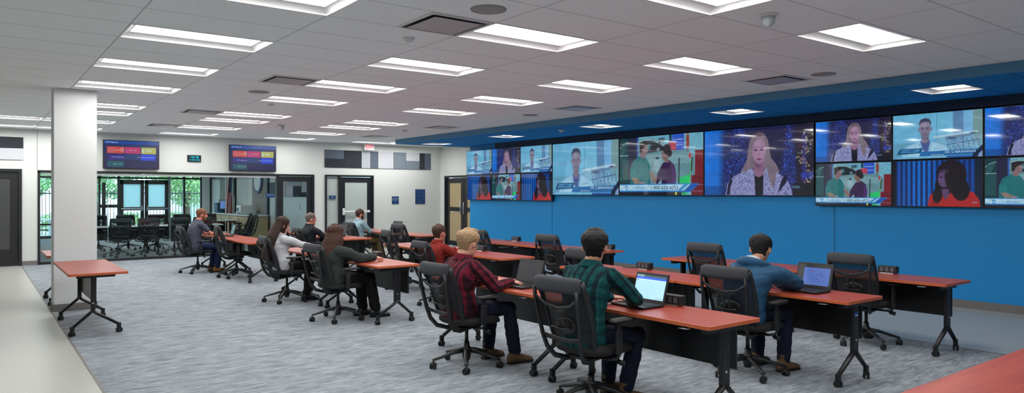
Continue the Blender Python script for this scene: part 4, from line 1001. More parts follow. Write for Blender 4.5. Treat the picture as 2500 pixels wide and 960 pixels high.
ft = other_table(1.4, (6.2, 24.3, 0), math.pi/2+.2, 'pale topped table standing near the counter in the glass room', top='whitelam', edge='whitelam', W=.7)

# power modules on the table back edges
def make_power():
    o = thing('power_module', '', 'power outlet')
    MB().box((0,0,.048),(.075,.20,.075),bev=.008).build('casing', 'black', o)
    f = MB()
    for k in (-1,0,1): f.box((-.0385,k*.055,.048),(.003,.038,.045),bev=.001)
    f.build('socket_face', 'greyroll', o)
    MB().box((0,0,.006),(.09,.14,.012),bev=.003).build('clamp', 'chrome', o)
    MB().tube([(-.02,.09,.02),(-.05,.16,.01),(-.06,.24,.012),(-.03,.32,.008)], .005, 8).build('power_cord', 'black', o)
    return o
pm = make_power(); used = False
for (x, y, lab) in ((4.40, 3.72, 'black power outlet box on near table between green and blue men'), (4.40, 5.52, 'black power outlet box on near table beside the grey laptop'),
   (6.19, 5.65, 'black power outlet box on middle table behind the bright laptop'), (8.03, 3.76, 'black power outlet box at blue wall table right of the empty chair'),
   (7.95, 10.4, 'black power outlet box on far table in front of the blue wall'), (6.18, 8.95, 'black power outlet box on the table behind the blond man'),
   (4.40, 8.9, 'black power outlet box on the table of the two women'), (7.95, 8.0, 'black power outlet box beside the green-shirted man head')):
    place(pm, used, (x, y, .7245), 0, lab, 'power outlet boxes on the tables'); used = True

# floor boxes / adapters under the near table
for (x, y, l) in ((4.05, 4.35, 'small grey power adapter on carpet below the near table, left'), (4.2, 4.1, 'small grey power adapter on carpet below the near table, right')):
    tag(MB().box((0,0,.035),(.09,.13,.07),bev=.01).build('power_adapter', 'greyroll', None, (x, y, 0)), l, 'adapter')

# laptops (local: screen faces -x, user at -x)
def make_laptop(x, y, rz, lab, display=None, tilt=.28, z=.7255):
    o = thing('laptop', lab, 'laptop', (x, y, z), rz)
    MB().box((-.02,0,.011),(.235,.345,.020),bev=.005).build('keyboard_base', 'black', o)
    k = MB()
    for i in range(5):
        for j in range(12): k.box((-.085+.026*i+.02, -.145+.0262*j, .0225), (.021,.021,.003))
    k.build('keys', 'rubber', o); MB().box((-.105,0,.0215),(.05,.09,.002)).build('touchpad', 'greyroll', o)
    lid = MB().box((0,0,.118),(.012,.345,.236),bev=.004)
    m = Matrix.Translation((.098,0,.018)) @ Matrix.Rotation(tilt, 4, 'Y'); lid.xf(m); lid.build('lid', 'black', o)
    if display:
        d = bpy.data.objects.new('display', D[display]); COL.objects.link(d); d.parent = o
        d.matrix_local = m @ Matrix.Translation((-.0072,0,.122)) @ Matrix.Rotation(-math.pi/2, 4, 'Z') @ Matrix.Diagonal((.315,1,.19,1))
    else:
        s_ = MB().box((-.0066,0,.122),(.001,.315,.19)); s_.xf(m); s_.build('display', 'darkscreen', o)
    return o
mats['darkscreen'] = M('switched_off_glossy_display', srgb(70,72,76), .22, bump=.01)
make_laptop(4.12, 5.33, .08, 'open black laptop with dim grey display under blond man hands')
make_laptop(4.16, 3.86, -.02, 'open black laptop with bright white browser display', 'browser')
make_laptop(5.98, 3.52, .0, 'open black laptop with blue display in front of the blue-jacketed man', 'bluewin')
make_laptop(7.58, 14.55, .15, 'open dark laptop on far table right of the pale blue shirted man')
make_laptop(4.12, 15.15, -.1, 'open dark laptop in front of the man in grey polo')
make_laptop(4.12, 9.95, .1, 'open laptop with blue display between the two women', 'bluewin')
make_laptop(5.95, 13.85, .1, 'open dark laptop in front of the man in black')

# ------------------------------------------------------------------ people
def skin_mat(name, c):
    t = NT(name); n = t.noise(t.obj(), 30, 3)
    t.principled(t.mix(n, tuple(x*.88 for x in c[:3])+(1,), tuple(min(1, x*1.08) for x in c[:3])+(1,)), .5, 0, None, Subsurface_Weight=.02, Subsurface_Radius=(.02,.008,.004)); return t.m
def hair_mat(name, c, c2):
    t = NT(name); o = t.obj(); n = t.noise(t.mapped(o, (90,90,9)), 1.5, 3, .7); n2 = t.noise(o, 20, 2)
    t.principled(t.mix(t.math('ADD', t.math('MULTIPLY', n, .8), t.math('MULTIPLY', n2, .2)), c, c2), .62, 0, n, .6, .004, Specular_IOR_Level=.3); return t.m
def cloth_mat(name, c, rough=.85, var=.12, bump=.25, sc=260):
    t = NT(name); o = t.obj(); n = t.noise(o, sc, 2); n2 = t.noise(o, 7, 3)
    t.principled(t.mix(n2, tuple(x*(1-var) for x in c[:3])+(1,), tuple(min(1, x*(1+var)) for x in c[:3])+(1,)), rough, 0, n, bump, .003, Specular_IOR_Level=.25); return t.m
def plaid(name, base, dark, thin, pu, pv, wide=.42):
    t = NT(name); uv = t.uv(); sp = t.n('ShaderNodeSeparateXYZ'); t.l(uv, sp.inputs[0])
    def band(c, period, off, w, soft=.02):
        f = t.math('FRACT', t.math('ADD', t.math('DIVIDE', c, period), off+50)); d = t.math('ABSOLUTE', t.math('SUBTRACT', f, .5))
        return t.math('MULTIPLY', t.math('SUBTRACT', w/2+soft, d), 1/soft, True) if False else t.math('LESS_THAN', d, w/2)
    u, v = sp.outputs[0], sp.outputs[1]
    col = base
    col = t.mix(t.math('MULTIPLY', band(v, pv, 0, wide), .85), col, dark)
    col = t.mix(t.math('MULTIPLY', band(u, pu, 0, wide*.8), .38), col, dark)
    col = t.mix(t.math('MULTIPLY', band(v, pv, .30, .05), .6), col, thin)
    col = t.mix(t.math('MULTIPLY', band(u, pu, .4, .05), .2), col, thin)
    n = t.noise(t.obj(), 300, 2); t.principled(col, .9, 0, n, .3, .003, Specular_IOR_Level=.2); return t.m

def bake(mb, voxel, smooth, name, material, parent, label=None, post=None):
    """fuse overlapping closed pieces into one continuous surface"""
    tmp = mb.build('tmp', 'black'); COL.objects.unlink(tmp); TMP.collection.objects.link(tmp)
    md = tmp.modifiers.new('r', 'REMESH'); md.mode = 'VOXEL'; md.voxel_size = voxel; md.use_smooth_shade = True
    if smooth: sm = tmp.modifiers.new('s', 'SMOOTH'); sm.factor = .5; sm.iterations = smooth
    me = evaluated_mesh(tmp); old = tmp.data
    bpy.data.objects.remove(tmp); bpy.data.meshes.remove(old)
    me.materials.clear(); me.materials.append(mats[material] if isinstance(material, str) else material)
    me.polygons.foreach_set('use_smooth', [True]*len(me.polygons))
    if post: post(me)
    me.name = name
    o = bpy.data.objects.new(name, me); COL.objects.link(o); o.parent = parent
    if label: o['label'] = label
    return o
def displace(me, fn):
    n = len(me.vertices); co = np.zeros(n*3); me.vertices.foreach_get('co', co); co = co.reshape(-1, 3); no = np.zeros(n*3); me.vertices.foreach_get('normal', no); no = no.reshape(-1, 3)
    co += no*np.array([fn(c) for c in co])[:, None]; me.vertices.foreach_set('co', co.ravel()); me.update()
def limb(mb, pts, rad, n=14):
    mb.tube(pts, rad, n)
    for p, r in zip(pts, rad):
        q = r if not isinstance(r, tuple) else (r[0]+r[1])/2
        mb.ell(p, (q, q, q), 12, 8)
def ik(a, b, l1, l2, pole):
    a, b = Vector(a), Vector(b); d = b-a; L = min(d.length, (l1+l2)*.995); dn = d.normalized()
    x = (l1*l1-l2*l2+L*L)/(2*L); h_ = math.sqrt(max(0, l1*l1-x*x)); p = Vector(pole); p = (p-dn*p.dot(dn)).normalized()
    return a+dn*x+p*h_, a+dn*L
HEAD = [(-.122,.048,.005,.016),(-.112,.070,-.015,.032),(-.092,.079,-.045,.047),(-.062,.080,-.066,.058),(-.030,.079,-.082,.066),(0,.076,-.093,.071),(.030,.082,-.099,.0755),(.060,.079,-.099,.076),(.085,.066,-.089,.068),(.104,.040,-.064,.049),(.114,.008,-.034,.022)]
def head_at(z):
    for a, b in zip(HEAD, HEAD[1:]):
        if a[0] <= z <= b[0]:
            t = (z-a[0])/(b[0]-a[0]); return tuple(a[i]+(b[i]-a[i])*t for i in (1,2,3))
    return HEAD[0][1:] if z < HEAD[0][0] else HEAD[-1][1:]
def head_ring(z, n=28, off=None):
    xf, xb, hw = head_at(z); r = []
    for k in range(n):
        t = 2*math.pi*k/n; c, s_ = math.cos(t), math.sin(t)
        cx = (xf+xb)/2-.006; rx = (xf-cx) if c > 0 else (cx-xb)
        e = .86 if c > 0 else 1.0
        x = cx+rx*math.copysign(abs(c)**e, c); y = hw*math.copysign(abs(s_)**.92, s_)
        if off:
            d = off(t if t <= math.pi else 2*math.pi-t, z, k); L = math.hypot(x-cx, y) or 1
            x += (x-cx)/L*d; y += y/L*d
        r.append((x, y, z))
    return r
def hand(mb, wrist, direction, palm_n, side, curl=.5, spread=.1):
    """five fingers: direction = along the hand, palm_n = out of the palm, side = thumb side vector sign"""
    d = Vector(direction).normalized(); n = Vector(palm_n); n = (n-d*n.dot(d)).normalized(); s_ = d.cross(n)*side
    w = Vector(wrist)
    pal = []
    for t, a, b in ((0,.026,.019),(.03,.034,.016),(.06,.041,.014),(.085,.040,.012)):
        c = w+d*t; pal.append([c+s_*a*math.cos(2*math.pi*k/14)+n*b*math.sin(2*math.pi*k/14) for k in range(14)])
    mb.ring_loft(pal)
    for i, (off, L) in enumerate(((.030,.068),(.0105,.076),(-.010,.071),(-.029,.056))):
        p = w+d*.078+s_*off; dd = (d+s_*off*spread*8).normalized(); pts = [p]; ang = 0
        for seg in (.45,.32,.25):
            ang += curl*(.45+.08*i); v = dd*math.cos(ang)+n*math.sin(ang); p = p+v*L*seg*1.05; pts.append(p)
        rs = [.0092,.0086,.0078,.0066]; limb(mb, pts, rs, 8)
    p0 = w+d*.022+s_*.026; p1 = p0+(d*.6+s_*.7+n*.25)*.034; p2 = p1+(d*.85+s_*.35+n*.3)*.032; p3 = p2+(d*.95+s_*.05+n*.35)*.024
    limb(mb, [p0, p1, p2, p3], [.014,.0115,.010,.0078], 8)

def person(name, x, y, rz, P, label):
    """seated figure; local frame faces +x, origin on floor below chair centre"""
    o = thing(name, label, 'person', (x, y, 0), rz)
    S = P.get('s', 1.0); fem = P.get('fem', 0); lean = P.get('lean', .12); roll = P.get('roll', 0)
    hip = Vector((P.get('hipx', -.07), 0, P.get('hipz', .55)))
    up = Vector((math.sin(lean), 0, math.cos(lean))); fwd = Vector((math.cos(lean), 0, -math.sin(lean)))
    TL = (P['topz']-hip.z-.045*math.cos(lean)-P.get('headz', .128)*S-.122*P.get('hs', 1.0))/math.cos(lean)
    tw = P.get('twist', 0); 
    sh_c = hip+up*TL; sw = (.165 if fem else .19)*S*P.get('wide', 1)
    sd = Matrix.Rotation(tw, 3, 'Z') @ Vector((0, 1, 0))
    shl, shr = sh_c+sd*sw, sh_c-sd*sw
    neckb = sh_c+up*.045+Vector((P.get('neckf', .005), 0, 0))
    hc = neckb+Vector((P.get('headx', .045), P.get('heady', 0), P.get('headz', .128)))*S
    hs = P.get('hs', 1.0)
    hm = Matrix.Translation(hc) @ Matrix.Rotation(P.get('hyaw', 0), 4, 'Z') @ Matrix.Rotation(P.get('hpitch', 0), 4, 'Y') @ Matrix.Rotation(P.get('hroll', 0), 4, 'X') @ Matrix.Scale(hs, 4)
    la, fa = .29*S, .25*S
    arms = []
    for sgn, sh, hd in ((1, shl, P['hl']), (-1, shr, P['hr'])):
        el, wr = ik(sh, hd['w'], la, fa, hd.get('pole', (-.3, sgn*.5, -.8))); arms.append((sgn, sh, el, wr, hd))
    legs = []
    for sgn, f in ((1, P['fl']), (-1, P['fr'])):
        hj = hip+Vector((.02, sgn*.085, -.01)); an = Vector(f); kn, an = ik(hj, an, .43*S, .42*S, (.9, sgn*.1, .9)); legs.append((sgn, hj, kn, an))
    wd = P.get('wide', 1)
    # --- body
    b = MB(); st = len(b.v)
    hd_ = MB(); hd_.ring_loft([head_ring(z) for z in [h_[0] for h_ in HEAD[:1]]+list(np.linspace(-.118,.112,18))+[.114]])
    hd_.tube([(.080,0,.018),(.092,0,-.010),(.101,0,-.030)], [.007,.010,.013], 8).ell((.096,0,-.033),(.013,.016,.010),10,8)
    hd_.ell((.079,0,-.062),(.010,.022,.006),10,6).ell((.077,0,-.074),(.010,.018,.006),10,6).ell((.066,0,-.104),(.017,.022,.014),10,8)
    hd_.tube([(.074,-.036,.026),(.083,-.012,.024),(.083,.012,.024),(.074,.036,.026)], .0075, 8)
    for sgn in (-1,1):
        hd_.ell((-.004,sgn*.077,-.008),(.017,.009,.031),12,8,Matrix.Rotation(sgn*.3,3,'Z'))
        hd_.ell((.050,sgn*.042,-.025),(.022,.02,.022),10,8)
    hd_.xf(hm); b.add(hd_.v, hd_.f, True)
    nr = (.047 if fem else .057)*S*P.get('neck', 1)
    limb(b, [neckb-up*.05, neckb+up*.02, hm @ Vector((-.022,0,-.07)), hm @ Vector((-.015,0,-.03))], [nr*1.25, nr*1.05, nr, nr])
    b.ring_loft([[hip+up*TL*t+fwd*a*math.cos(2*math.pi*k/16)+Vector((0,1,0))*c_*math.sin(2*math.pi*k/16) for k in range(16)] for t, c_, a in ((-.12,.12,.08),(.1,.135,.085),(.4,.12,.075),(.75,.145,.09),(1.0,.13,.065),(1.08,.06,.045))])
    for sgn, sh, el, wr, hd in arms:
        sl = P.get('sleeve', 1.0)
        k = .82
        limb(b, [sh-Vector((0,sgn*.03,.045)), sh.lerp(el,.5), el, el.lerp(wr,.35), wr], [.036*S*k,.036*S*k,.037*S*(k if sl >= 1 else 1),.038*S*(k if sl >= 1 else 1.02),.026*S])
        dr = Vector(hd.get('dir', (wr-el))); hand(b, wr-dr.normalized()*.005, dr, hd.get('n', (0,0,-1)), -sgn*hd.get('ts', 1)*-1, hd.get('curl', .45))
    for sgn, hj, kn, an in legs: limb(b, [hj, hj.lerp(kn,.5), kn, kn.lerp(an,.35), an], [.06,.055,.045,.042,.032])
    bake(b, P.get('vox', .0055), 2, 'body', P['skin'], o)
    # eyes
    for sgn in (-1,1):
        e = MB(); e.ell((.0745,sgn*.031,.006),(.008,.013,.006),10,8); e.xf(hm); e.build('eye', 'eye', o)
        e = MB(); e.tube([(.0805,sgn*.014,.027),(.0835,sgn*.030,.031),(.073,sgn*.048,.025)], [(.003,.004)]*3, 6); e.xf(hm); e.build('eyebrow', P['hair'], o)
    # --- shirt
    s_ = MB(); bulk = P.get('bulk', 1.0); rings = []
    belly = P.get('belly', 0)
    for t, c_, a in ((-.22,.185,.135),(-.05,.188,.140),(.15,.180,.136),(.40,.178,.132),(.65,.196,.138),(.82,.204,.130),(.93,.190,.112),(1.01,.145,.092),(1.08,.095,.075),(1.13,.066,.062)):
        if fem: c_ *= (.88 if t > .2 else 1.0); a *= .96
        a *= 1+belly*max(0, 1-abs(t-.2)*2.2); c_ *= bulk*wd; a *= bulk
        yv = Matrix.Rotation(tw*max(0, t), 3, 'Z') @ Vector((0,1,0)); fv = Matrix.Rotation(tw*max(0, t), 3, 'Z') @ fwd
        curve = fwd*(-.022*math.sin(max(0, min(1, t))*math.pi)*P.get('slouch', 1.6))
        rings.append([hip+up*TL*t+curve+fv*a*math.copysign(abs(math.cos(q))**.9, math.cos(q))+yv*c_*math.copysign(abs(math.sin(q))**.85, math.sin(q)) for q in [2*math.pi*k/28 for k in range(28)]])
    s_.ring_loft(rings)
    if fem: 
        for sgn in (-1,1): s_.ell(hip+up*TL*.70+fwd*.085+Vector((0,sgn*.065,0)), (.055,.06,.06), 12, 8)
    bones = [(hip-up*.1, sh_c+up*.05, 'T')]
    for sgn, sh, el, wr, hd in arms:
        sl = P.get('sleeve', 1.0); end = el.lerp(wr, .93) if sl >= 1 else (el.lerp(wr, sl-.5) if sl > .5 else sh.lerp(el, sl*1.5))
        sr = P.get('sr', 1.0)*bulk
        if sl > .5:
            pts = [sh-Vector((0,sgn*.07,.028)), sh+Vector((0,-sgn*.004,-.034)), sh.lerp(el,.5), el, el.lerp(end,.5), end]; rr = [.058*sr,.062*sr,.058*sr,.053*sr,.048*sr,.040*sr]
        else: pts = [sh-Vector((0,sgn*.06,.022)), sh+Vector((0,sgn*.004,-.020)), sh.lerp(end,.6), end]; rr = [.062*sr,.067*sr,.060*sr,.056*sr]
        limb(s_, pts, rr); bones += [(sh, el, 'A%d' % sgn), (el, wr, 'A%d' % sgn)]
    seed = P.get('seed', 1)
    def post(me):
        n = len(me.vertices); co = np.zeros(n*3); me.vertices.foreach_get('co', co); co = co.reshape(-1, 3); no = np.zeros(n*3); me.vertices.foreach_get('normal', no); no = no.reshape(-1, 3)
        disp = np.array([noise.noise(Vector((c[0]*9+seed, c[1]*9, c[2]*22)))*.006+noise.noise(Vector((c[0]*26, c[1]*26+seed, c[2]*40)))*.0028 for c in co])*P.get('folds', 1.0)
        best = np.full(n, 1e9); U = np.zeros(n); V = np.zeros(n); base = 0.0; prevtag = None; acc = 0
        for a, b2, tg in bones:
            a_, b_ = np.array(a), np.array(b2); L = np.linalg.norm(b_-a_); dn = (b_-a_)/L; rel = co-a_; t = np.clip(rel@dn, 0, L); d = np.linalg.norm(rel-t[:, None]*dn, axis=1)-(.13 if tg == 'T' else .05)
            if tg != prevtag: acc = 0
            ref = np.array([0,1,0]) if abs(dn[1]) < .8 else np.array([0,0,1]); e1 = np.cross(dn, ref); e1 /= np.linalg.norm(e1); e2 = np.cross(dn, e1)
            ang = np.arctan2(rel@e2, rel@e1)*(.16 if tg == 'T' else .055)
            m = d < best; best[m] = d[m]; U[m] = (rel@dn)[m]+acc; V[m] = ang[m]; acc += L; prevtag = tg
            if tg == 'T': V[m] = co[m, 1]*1.0
        co += no*disp[:, None]; me.vertices.foreach_set('co', co.ravel())
        uvl = me.uv_layers.new(name='UVMap'); li = np.zeros(len(me.loops), dtype=np.int32); me.loops.foreach_get('vertex_index', li)
        uvl.data.foreach_set('uv', np.stack([U[li], V[li]], 1).astype(np.float32).ravel()); me.update()
    bake(s_, .010, 7, P.get('topname', 'shirt'), P['top'], o, None, post)
    # collar
    if P.get('collar'):
        c = MB(); c0 = neckb+up*.012; rr = []
        for dz, r in ((-.03, nr+.014),(.004, nr+.009),(.018, nr+.007),(.014, nr+.013),(-.012, nr+.024),(-.032, nr+.032)):
            rr.append([c0+up*(dz-.012*math.cos(t))+Vector((r*1.12*math.cos(t), r*math.sin(t), 0)) for t in [2*math.pi*k/28 for k in range(28)]])
        c.ring_loft(rr, True, True, False); c.build('collar', P.get('collarmat', P['top']), o)
    # trousers
    t_ = MB(); pr = P.get('pr', 1.0)
    t_.ring_loft([[hip+up*z+fwd*a*math.cos(q)+Vector((0,1,0))*c_*math.sin(q) for q in [2*math.pi*k/24 for k in range(24)]] for z, c_, a in ((-.095,.13,.10),(-.07,.17,.13),(0,.178,.132),(.07,.165,.122),(.10,.158,.118))])
    for sgn, hj, kn, an in legs:
        limb(t_, [hj, hj.lerp(kn,.5), kn, kn.lerp(an,.4), kn.lerp(an,.9), an+Vector((0,0,.02))], [.090*pr,.082*pr,.072*pr,.068*pr,.061*pr,.060*pr])
    def post2(me):
        displace(me, lambda c: noise.noise(Vector((c[0]*14+seed, c[1]*14, c[2]*24)))*.006)
    bake(t_, .011, 2, 'trousers', P['pants'], o, None, post2)
    # shoes
    for sgn, hj, kn, an in legs:
        dr = (Vector((1, sgn*.12, 0))).normalized(); sd_ = Vector((-dr.y, dr.x, 0)); base = Vector((an.x, an.y, 0)); sh_ = MB()
        lift = max(0, an.z-.10)
        def ring(xo, w, z0, z1): 
            c = base+dr*xo+Vector((0,0,lift)); return [c+sd_*w*math.cos(q)+Vector((0,0,(z0+z1)/2+(z1-z0)/2*math.sin(q))) for q in [2*math.pi*k/16 for k in range(16)]]
        sh_.ring_loft([ring(-.075,.022,.012,.05), ring(-.068,.036,.006,.095), ring(-.03,.040,.004,.125), ring(.02,.042,.004,.115), ring(.07,.047,.004,.085), ring(.13,.050,.004,.065), ring(.175,.042,.004,.052), ring(.195,.02,.010,.035)])
        sh_.tube([base+Vector((-.01,0,.06+lift)), base+Vector((-.01,0,.16+lift))], [.046,.05], 12)
        sob = bake(sh_, .007, 3, 'shoe', P['shoe'], o)
        so = MB(); so.ring_loft([[base+dr*xo+sd_*w*yy+Vector((0,0,z+lift)) for xo, w, yy in ((-.078,.02,1),(-.06,.04,1),(.05,.045,1),(.13,.052,1),(.18,.042,1),(.2,.015,1),(.2,.015,-1),(.18,.042,-1),(.13,.052,-1),(.05,.045,-1),(-.06,.04,-1),(-.078,.02,-1))] for z in (.001,.018)], False)
        so.build('sole', 'rubber', sob)
    # --- hair
    hg = MB(); th = P.get('hthick', .014); kind = P.get('hairkind', 'short')
    def smooth(a, b, v): t = max(0, min(1, (v-a)/(b-a))); return t*t*(3-2*t)
    def off(th_, z, k):
        deg = math.degrees(th_)
        if kind == 'short':
            line = .070 if deg < 38 else (.070-.075*smooth(38, 62, deg) if deg < 62 else (-.005-.03*(1 if deg < 88 else 0)+.045*smooth(86,96,deg) -.035*0 if deg < 104 else .03-.125*smooth(104, 130, deg)))
            if 92 < deg < 116: line = .012-.05*smooth(104,116,deg)+0.0
        else: line = .074 if deg < 30 else (.074-.20*smooth(30, 75, deg))
        m = smooth(line-.008, line+.010, z)
        thick = th*(.45+.55*smooth(-.06, .06, z)) if kind == 'short' else th
        return -.012+m*(.012+thick+.004*noise.noise(Vector((k*.9, z*70, seed))))
    zs = list(np.linspace(-.118, .112, 30)); rings = [head_ring(z, 40, off) for z in zs]
    topz = .114+th*.9
    for sc, z in ((.80, .118+th*.35), (.5, .118+th*.75), (.12, .118+th*.9)):
        base_ = rings[len(zs)-1]; cx = sum(p[0] for p in base_)/40
        rings.append([((p[0]-cx)*sc+cx, p[1]*sc, z+.002*noise.noise(Vector((p[0]*60, p[1]*60, seed)))) for p in base_])
    hg.ring_loft(rings)
    if P.get('quiff'): hg.ell((.045,0,.112),(.045,.052,.022),16,10).ell((.01,0,.116),(.06,.06,.018),16,10)
    hg.xf(hm)
    if kind == 'long':
        # falling hair: widening locks from the crown down the back
        Lh = P.get('hlen', .34); bk = Vector(P.get('hback', (-.10,0,0)))
        for i in range(15):
            u = i/14*2-1; a = math.pi-u*P.get('larc', 1.75)
            r0 = hm @ Vector((-.008+.088*math.cos(a), .080*math.sin(a), .03)); r1 = hm @ Vector((-.012+.112*math.cos(a), .100*math.sin(a), -.07))
            frt = max(0, math.cos(a)); 
            r2 = r1+Vector((-.03+.02*frt, .02*math.sin(a), -.12))+bk*.3; r3 = r2+Vector((-.015, .012*math.sin(a*3+seed), -Lh+.12-.04*abs(u)*P.get('taper', 1)))+bk*.7
            limb(hg, [r0, r1, r2, r2.lerp(r3,.6)+Vector((.006*math.sin(i*2.1),.008*math.cos(i*1.7),0)), r3], [.018,.026,.030,.026,.009], 10)
    def post3(me):
        f = P.get('hnoise', .004); zz = 14 if kind == 'long' else 45
        displace(me, lambda c: noise.noise(Vector((c[0]*70, c[1]*70, c[2]*zz+seed)))*f)
    bake(hg, .006 if kind == 'short' else .007, 1, 'hair', P['hair'], o, None, post3)
    if P.get('beard'):
        bg = MB()
        def boff(th_, z, k):
            deg = math.degrees(th_); m = 1-smooth(-.062+.05*smooth(45, 85, deg), -.046+.05*smooth(45, 85, deg), z); m *= 1-smooth(88, 100, deg)
            return -.010+m*.0145
        bg.ring_loft([head_ring(z, 40, boff) for z in np.linspace(-.120, .0, 20)]); bg.xf(hm); bake(bg, .005, 1, 'beard', P['hair'], o)
    if P.get('hood'):
        h2 = MB(); c0 = neckb+up*-.0
        pts = []; rr = []
        for k in range(15):
            a = math.pi-(-2.0+4.0*k/14); pts.append(c0+Vector((-.015+.118*math.cos(a)*1.1, .118*math.sin(a), .030-.045*(1+math.cos(a))*.8+.0))); rr.append(.030+.020*(1-abs(k-7)/7))
        limb(h2, pts, rr, 12); h2.ell(c0+Vector((-.125,.01,-.040)), (.060,.135,.075), 16, 10); h2.ell(c0+Vector((-.08,.10,-.02)), (.05,.06,.045), 14, 8); h2.ell(c0+Vector((-.07,-.10,-.03)), (.05,.05,.04), 14, 8)
        bake(h2, .009, 3, 'hood', P['top'], o, None, None)
        h3 = MB(); h3.ell(c0+Vector((-.068,.0,.040)), (.060,.088,.040), 20, 12)
        h3.build('hood_lining', 'greyjersey', o, label='pale grey hood lining')
    if P.get('cuff'):
        for sgn, sh, el, wr, hd in arms:
            a = el.lerp(wr,.84); c = el.lerp(wr,.95); MB().tube([a, c], [.041,.040], 16, caps=False).tube([c, a], [.037,.038], 16, caps=False).build('cuff', P['top'], o)
    return o

mats['eye'] = M('eye_dark', srgb(40,34,32), .2)
mats['h_brown2'] = hair_mat('hair_short_brown', srgb(40,28,22), srgb(84,60,48))
mats['sk_fair'] = skin_mat('skin_fair', srgb(214,158,136)); mats['sk_pink'] = skin_mat('skin_pinkish', srgb(206,138,116)); mats['sk_tan'] = skin_mat('skin_tan', srgb(190,138,110)); mats['sk_red'] = skin_mat('skin_ruddy', srgb(196,124,106))
mats['h_blond'] = hair_mat('hair_blond', srgb(122,94,66), srgb(186,156,118)); mats['h_black'] = hair_mat('hair_black', srgb(9,8,8), srgb(24,21,20)); mats['h_dbrown'] = hair_mat('hair_dark_brown', srgb(20,14,12), srgb(66,42,32)); mats['h_brown'] = hair_mat('hair_brown', srgb(34,22,16), srgb(88,54,38))
mats['h_rbrown'] = hair_mat('hair_reddish_brown', srgb(80,50,36), srgb(140,92,66)); mats['h_grey'] = hair_mat('hair_greying', srgb(70,62,58), srgb(128,116,108))
mats['plaid_red'] = plaid('red_plaid_flannel', srgb(106,24,42), srgb(14,16,24), srgb(84,78,92), .085, .058, .46)
mats['plaid_green'] = plaid('green_plaid_flannel', srgb(12,66,68), srgb(10,24,32), srgb(40,92,96), .085, .062, .42)
mats['jacketblue'] = cloth_mat('blue_jacket_cloth', srgb(36,76,108), .7); mats['greyjersey'] = cloth_mat('grey_jersey', srgb(186,188,190)); mats['redshirt'] = cloth_mat('dark_red_shirt', srgb(122,34,26)); mats['greensweat'] = cloth_mat('dark_green_grey_top', srgb(46,54,52))
mats['lightsweat'] = cloth_mat('light_grey_sweater', srgb(186,188,192), .9, .08, .5); mats['polo'] = cloth_mat('grey_polo', srgb(74,78,92)); mats['blackshirt'] = cloth_mat('black_shirt', srgb(26,30,36), .75); mats['paleblue'] = cloth_mat('pale_blue_shirt', srgb(140,168,178), .75)
mats['denim'] = cloth_mat('dark_denim', srgb(24,30,48), .9, .2, .4, 400); mats['denim2'] = cloth_mat('blue_denim', srgb(34,48,78), .9, .2, .4, 400); mats['blackpant'] = cloth_mat('black_trouser_cloth', srgb(18,18,20)); mats['khaki'] = cloth_mat('khaki_cloth', srgb(126,106,70))
mats['boot'] = cloth_mat('brown_suede', srgb(98,78,58), .85, .2); mats['tanboot'] = cloth_mat('tan_leather_boot', srgb(150,98,54), .6, .15, .1); mats['blackshoe'] = M('black_leather', srgb(22,22,24), .35, bump=.05)

TZ = .745  # wrist height above the table top
person('person', 3.66, 5.55, .0, dict(seed=1, topz=1.275, s=1.0, lean=.07, hyaw=.22, hpitch=.16, headx=.05, slouch=2.4, hl=dict(w=(.36,.03,TZ+.03), dir=(.9,-.42,-.08)), hr=dict(w=(.37,-.20,TZ+.03), dir=(1,.12,-.08)),
    fl=(.34,.13,.10), fr=(.42,-.19,.10), skin='sk_fair', hair='h_blond', hthick=.019, quiff=1, hnoise=.0035, top='plaid_red', collar=1, pants='denim', shoe='boot', bulk=1.06, sr=1.08, cuff=1, vox=.0045, torso=.44, hs=1.08, wide=1.02),
    'person with short blond hair in a red plaid shirt typing on a laptop')
person('person', 3.73, 3.95, .05, dict(seed=2, topz=1.335, lean=.14, twist=.18, hyaw=.62, hpitch=.06, hs=1.1, headx=.035, hl=dict(w=(.34,.10,TZ+.03), dir=(.95,-.3,-.05)), hr=dict(w=(.36,-.08,TZ+.03), dir=(.8,.6,-.06), pole=(-.2,-1,-.4)),
    fl=(.35,.14,.10), fr=(.26,-.12,.10), skin='sk_tan', hair='h_black', hthick=.02, quiff=1, top='plaid_green', collar=1, pants='denim', shoe='boot', bulk=1.0, sr=1.04, cuff=1, torso=.455, vox=.0045, folds=1.3),
    'person with short black hair in a green plaid shirt at a bright laptop')
person('person', 5.50, 3.80, .0, dict(seed=3, topz=1.235, lean=.42, slouch=2.6, hyaw=.42, hpitch=.42, hs=1.1, headx=.07, hl=dict(w=(.44,.16,TZ+.035), dir=(.8,-.5,-.1)), hr=dict(w=(.44,-.02,TZ+.035), dir=(.2,.95,-.05), pole=(.35,-1,-.2)),
    fl=(.36,.14,.10), fr=(.34,-.14,.10), skin='sk_tan', hair='h_black', hthick=.016, top='jacketblue', topname='jacket', hood=1, pants='denim', shoe='boot', bulk=1.12, sr=1.15, torso=.44, folds=1.5),
    'person with short black hair in a blue hooded jacket leaning over a table')
person('person', 5.38, 8.88, .0, dict(seed=4, topz=1.165, hipz=.50, lean=.10, headx=.03, slouch=2.4, hyaw=.22, hpitch=-.02, hs=1.1, hl=dict(w=(.36,.12,TZ+.03)), hr=dict(w=(.38,-.16,TZ+.03)),
    fl=(.36,.14,.10), fr=(.34,-.14,.10), skin='sk_red', hair='h_brown2', hthick=.009, top='redshirt', collar=1, pants='denim', shoe='boot', bulk=1.05, torso=.42, vox=.007),
    'person with short dark hair in a dark red shirt seen from behind')
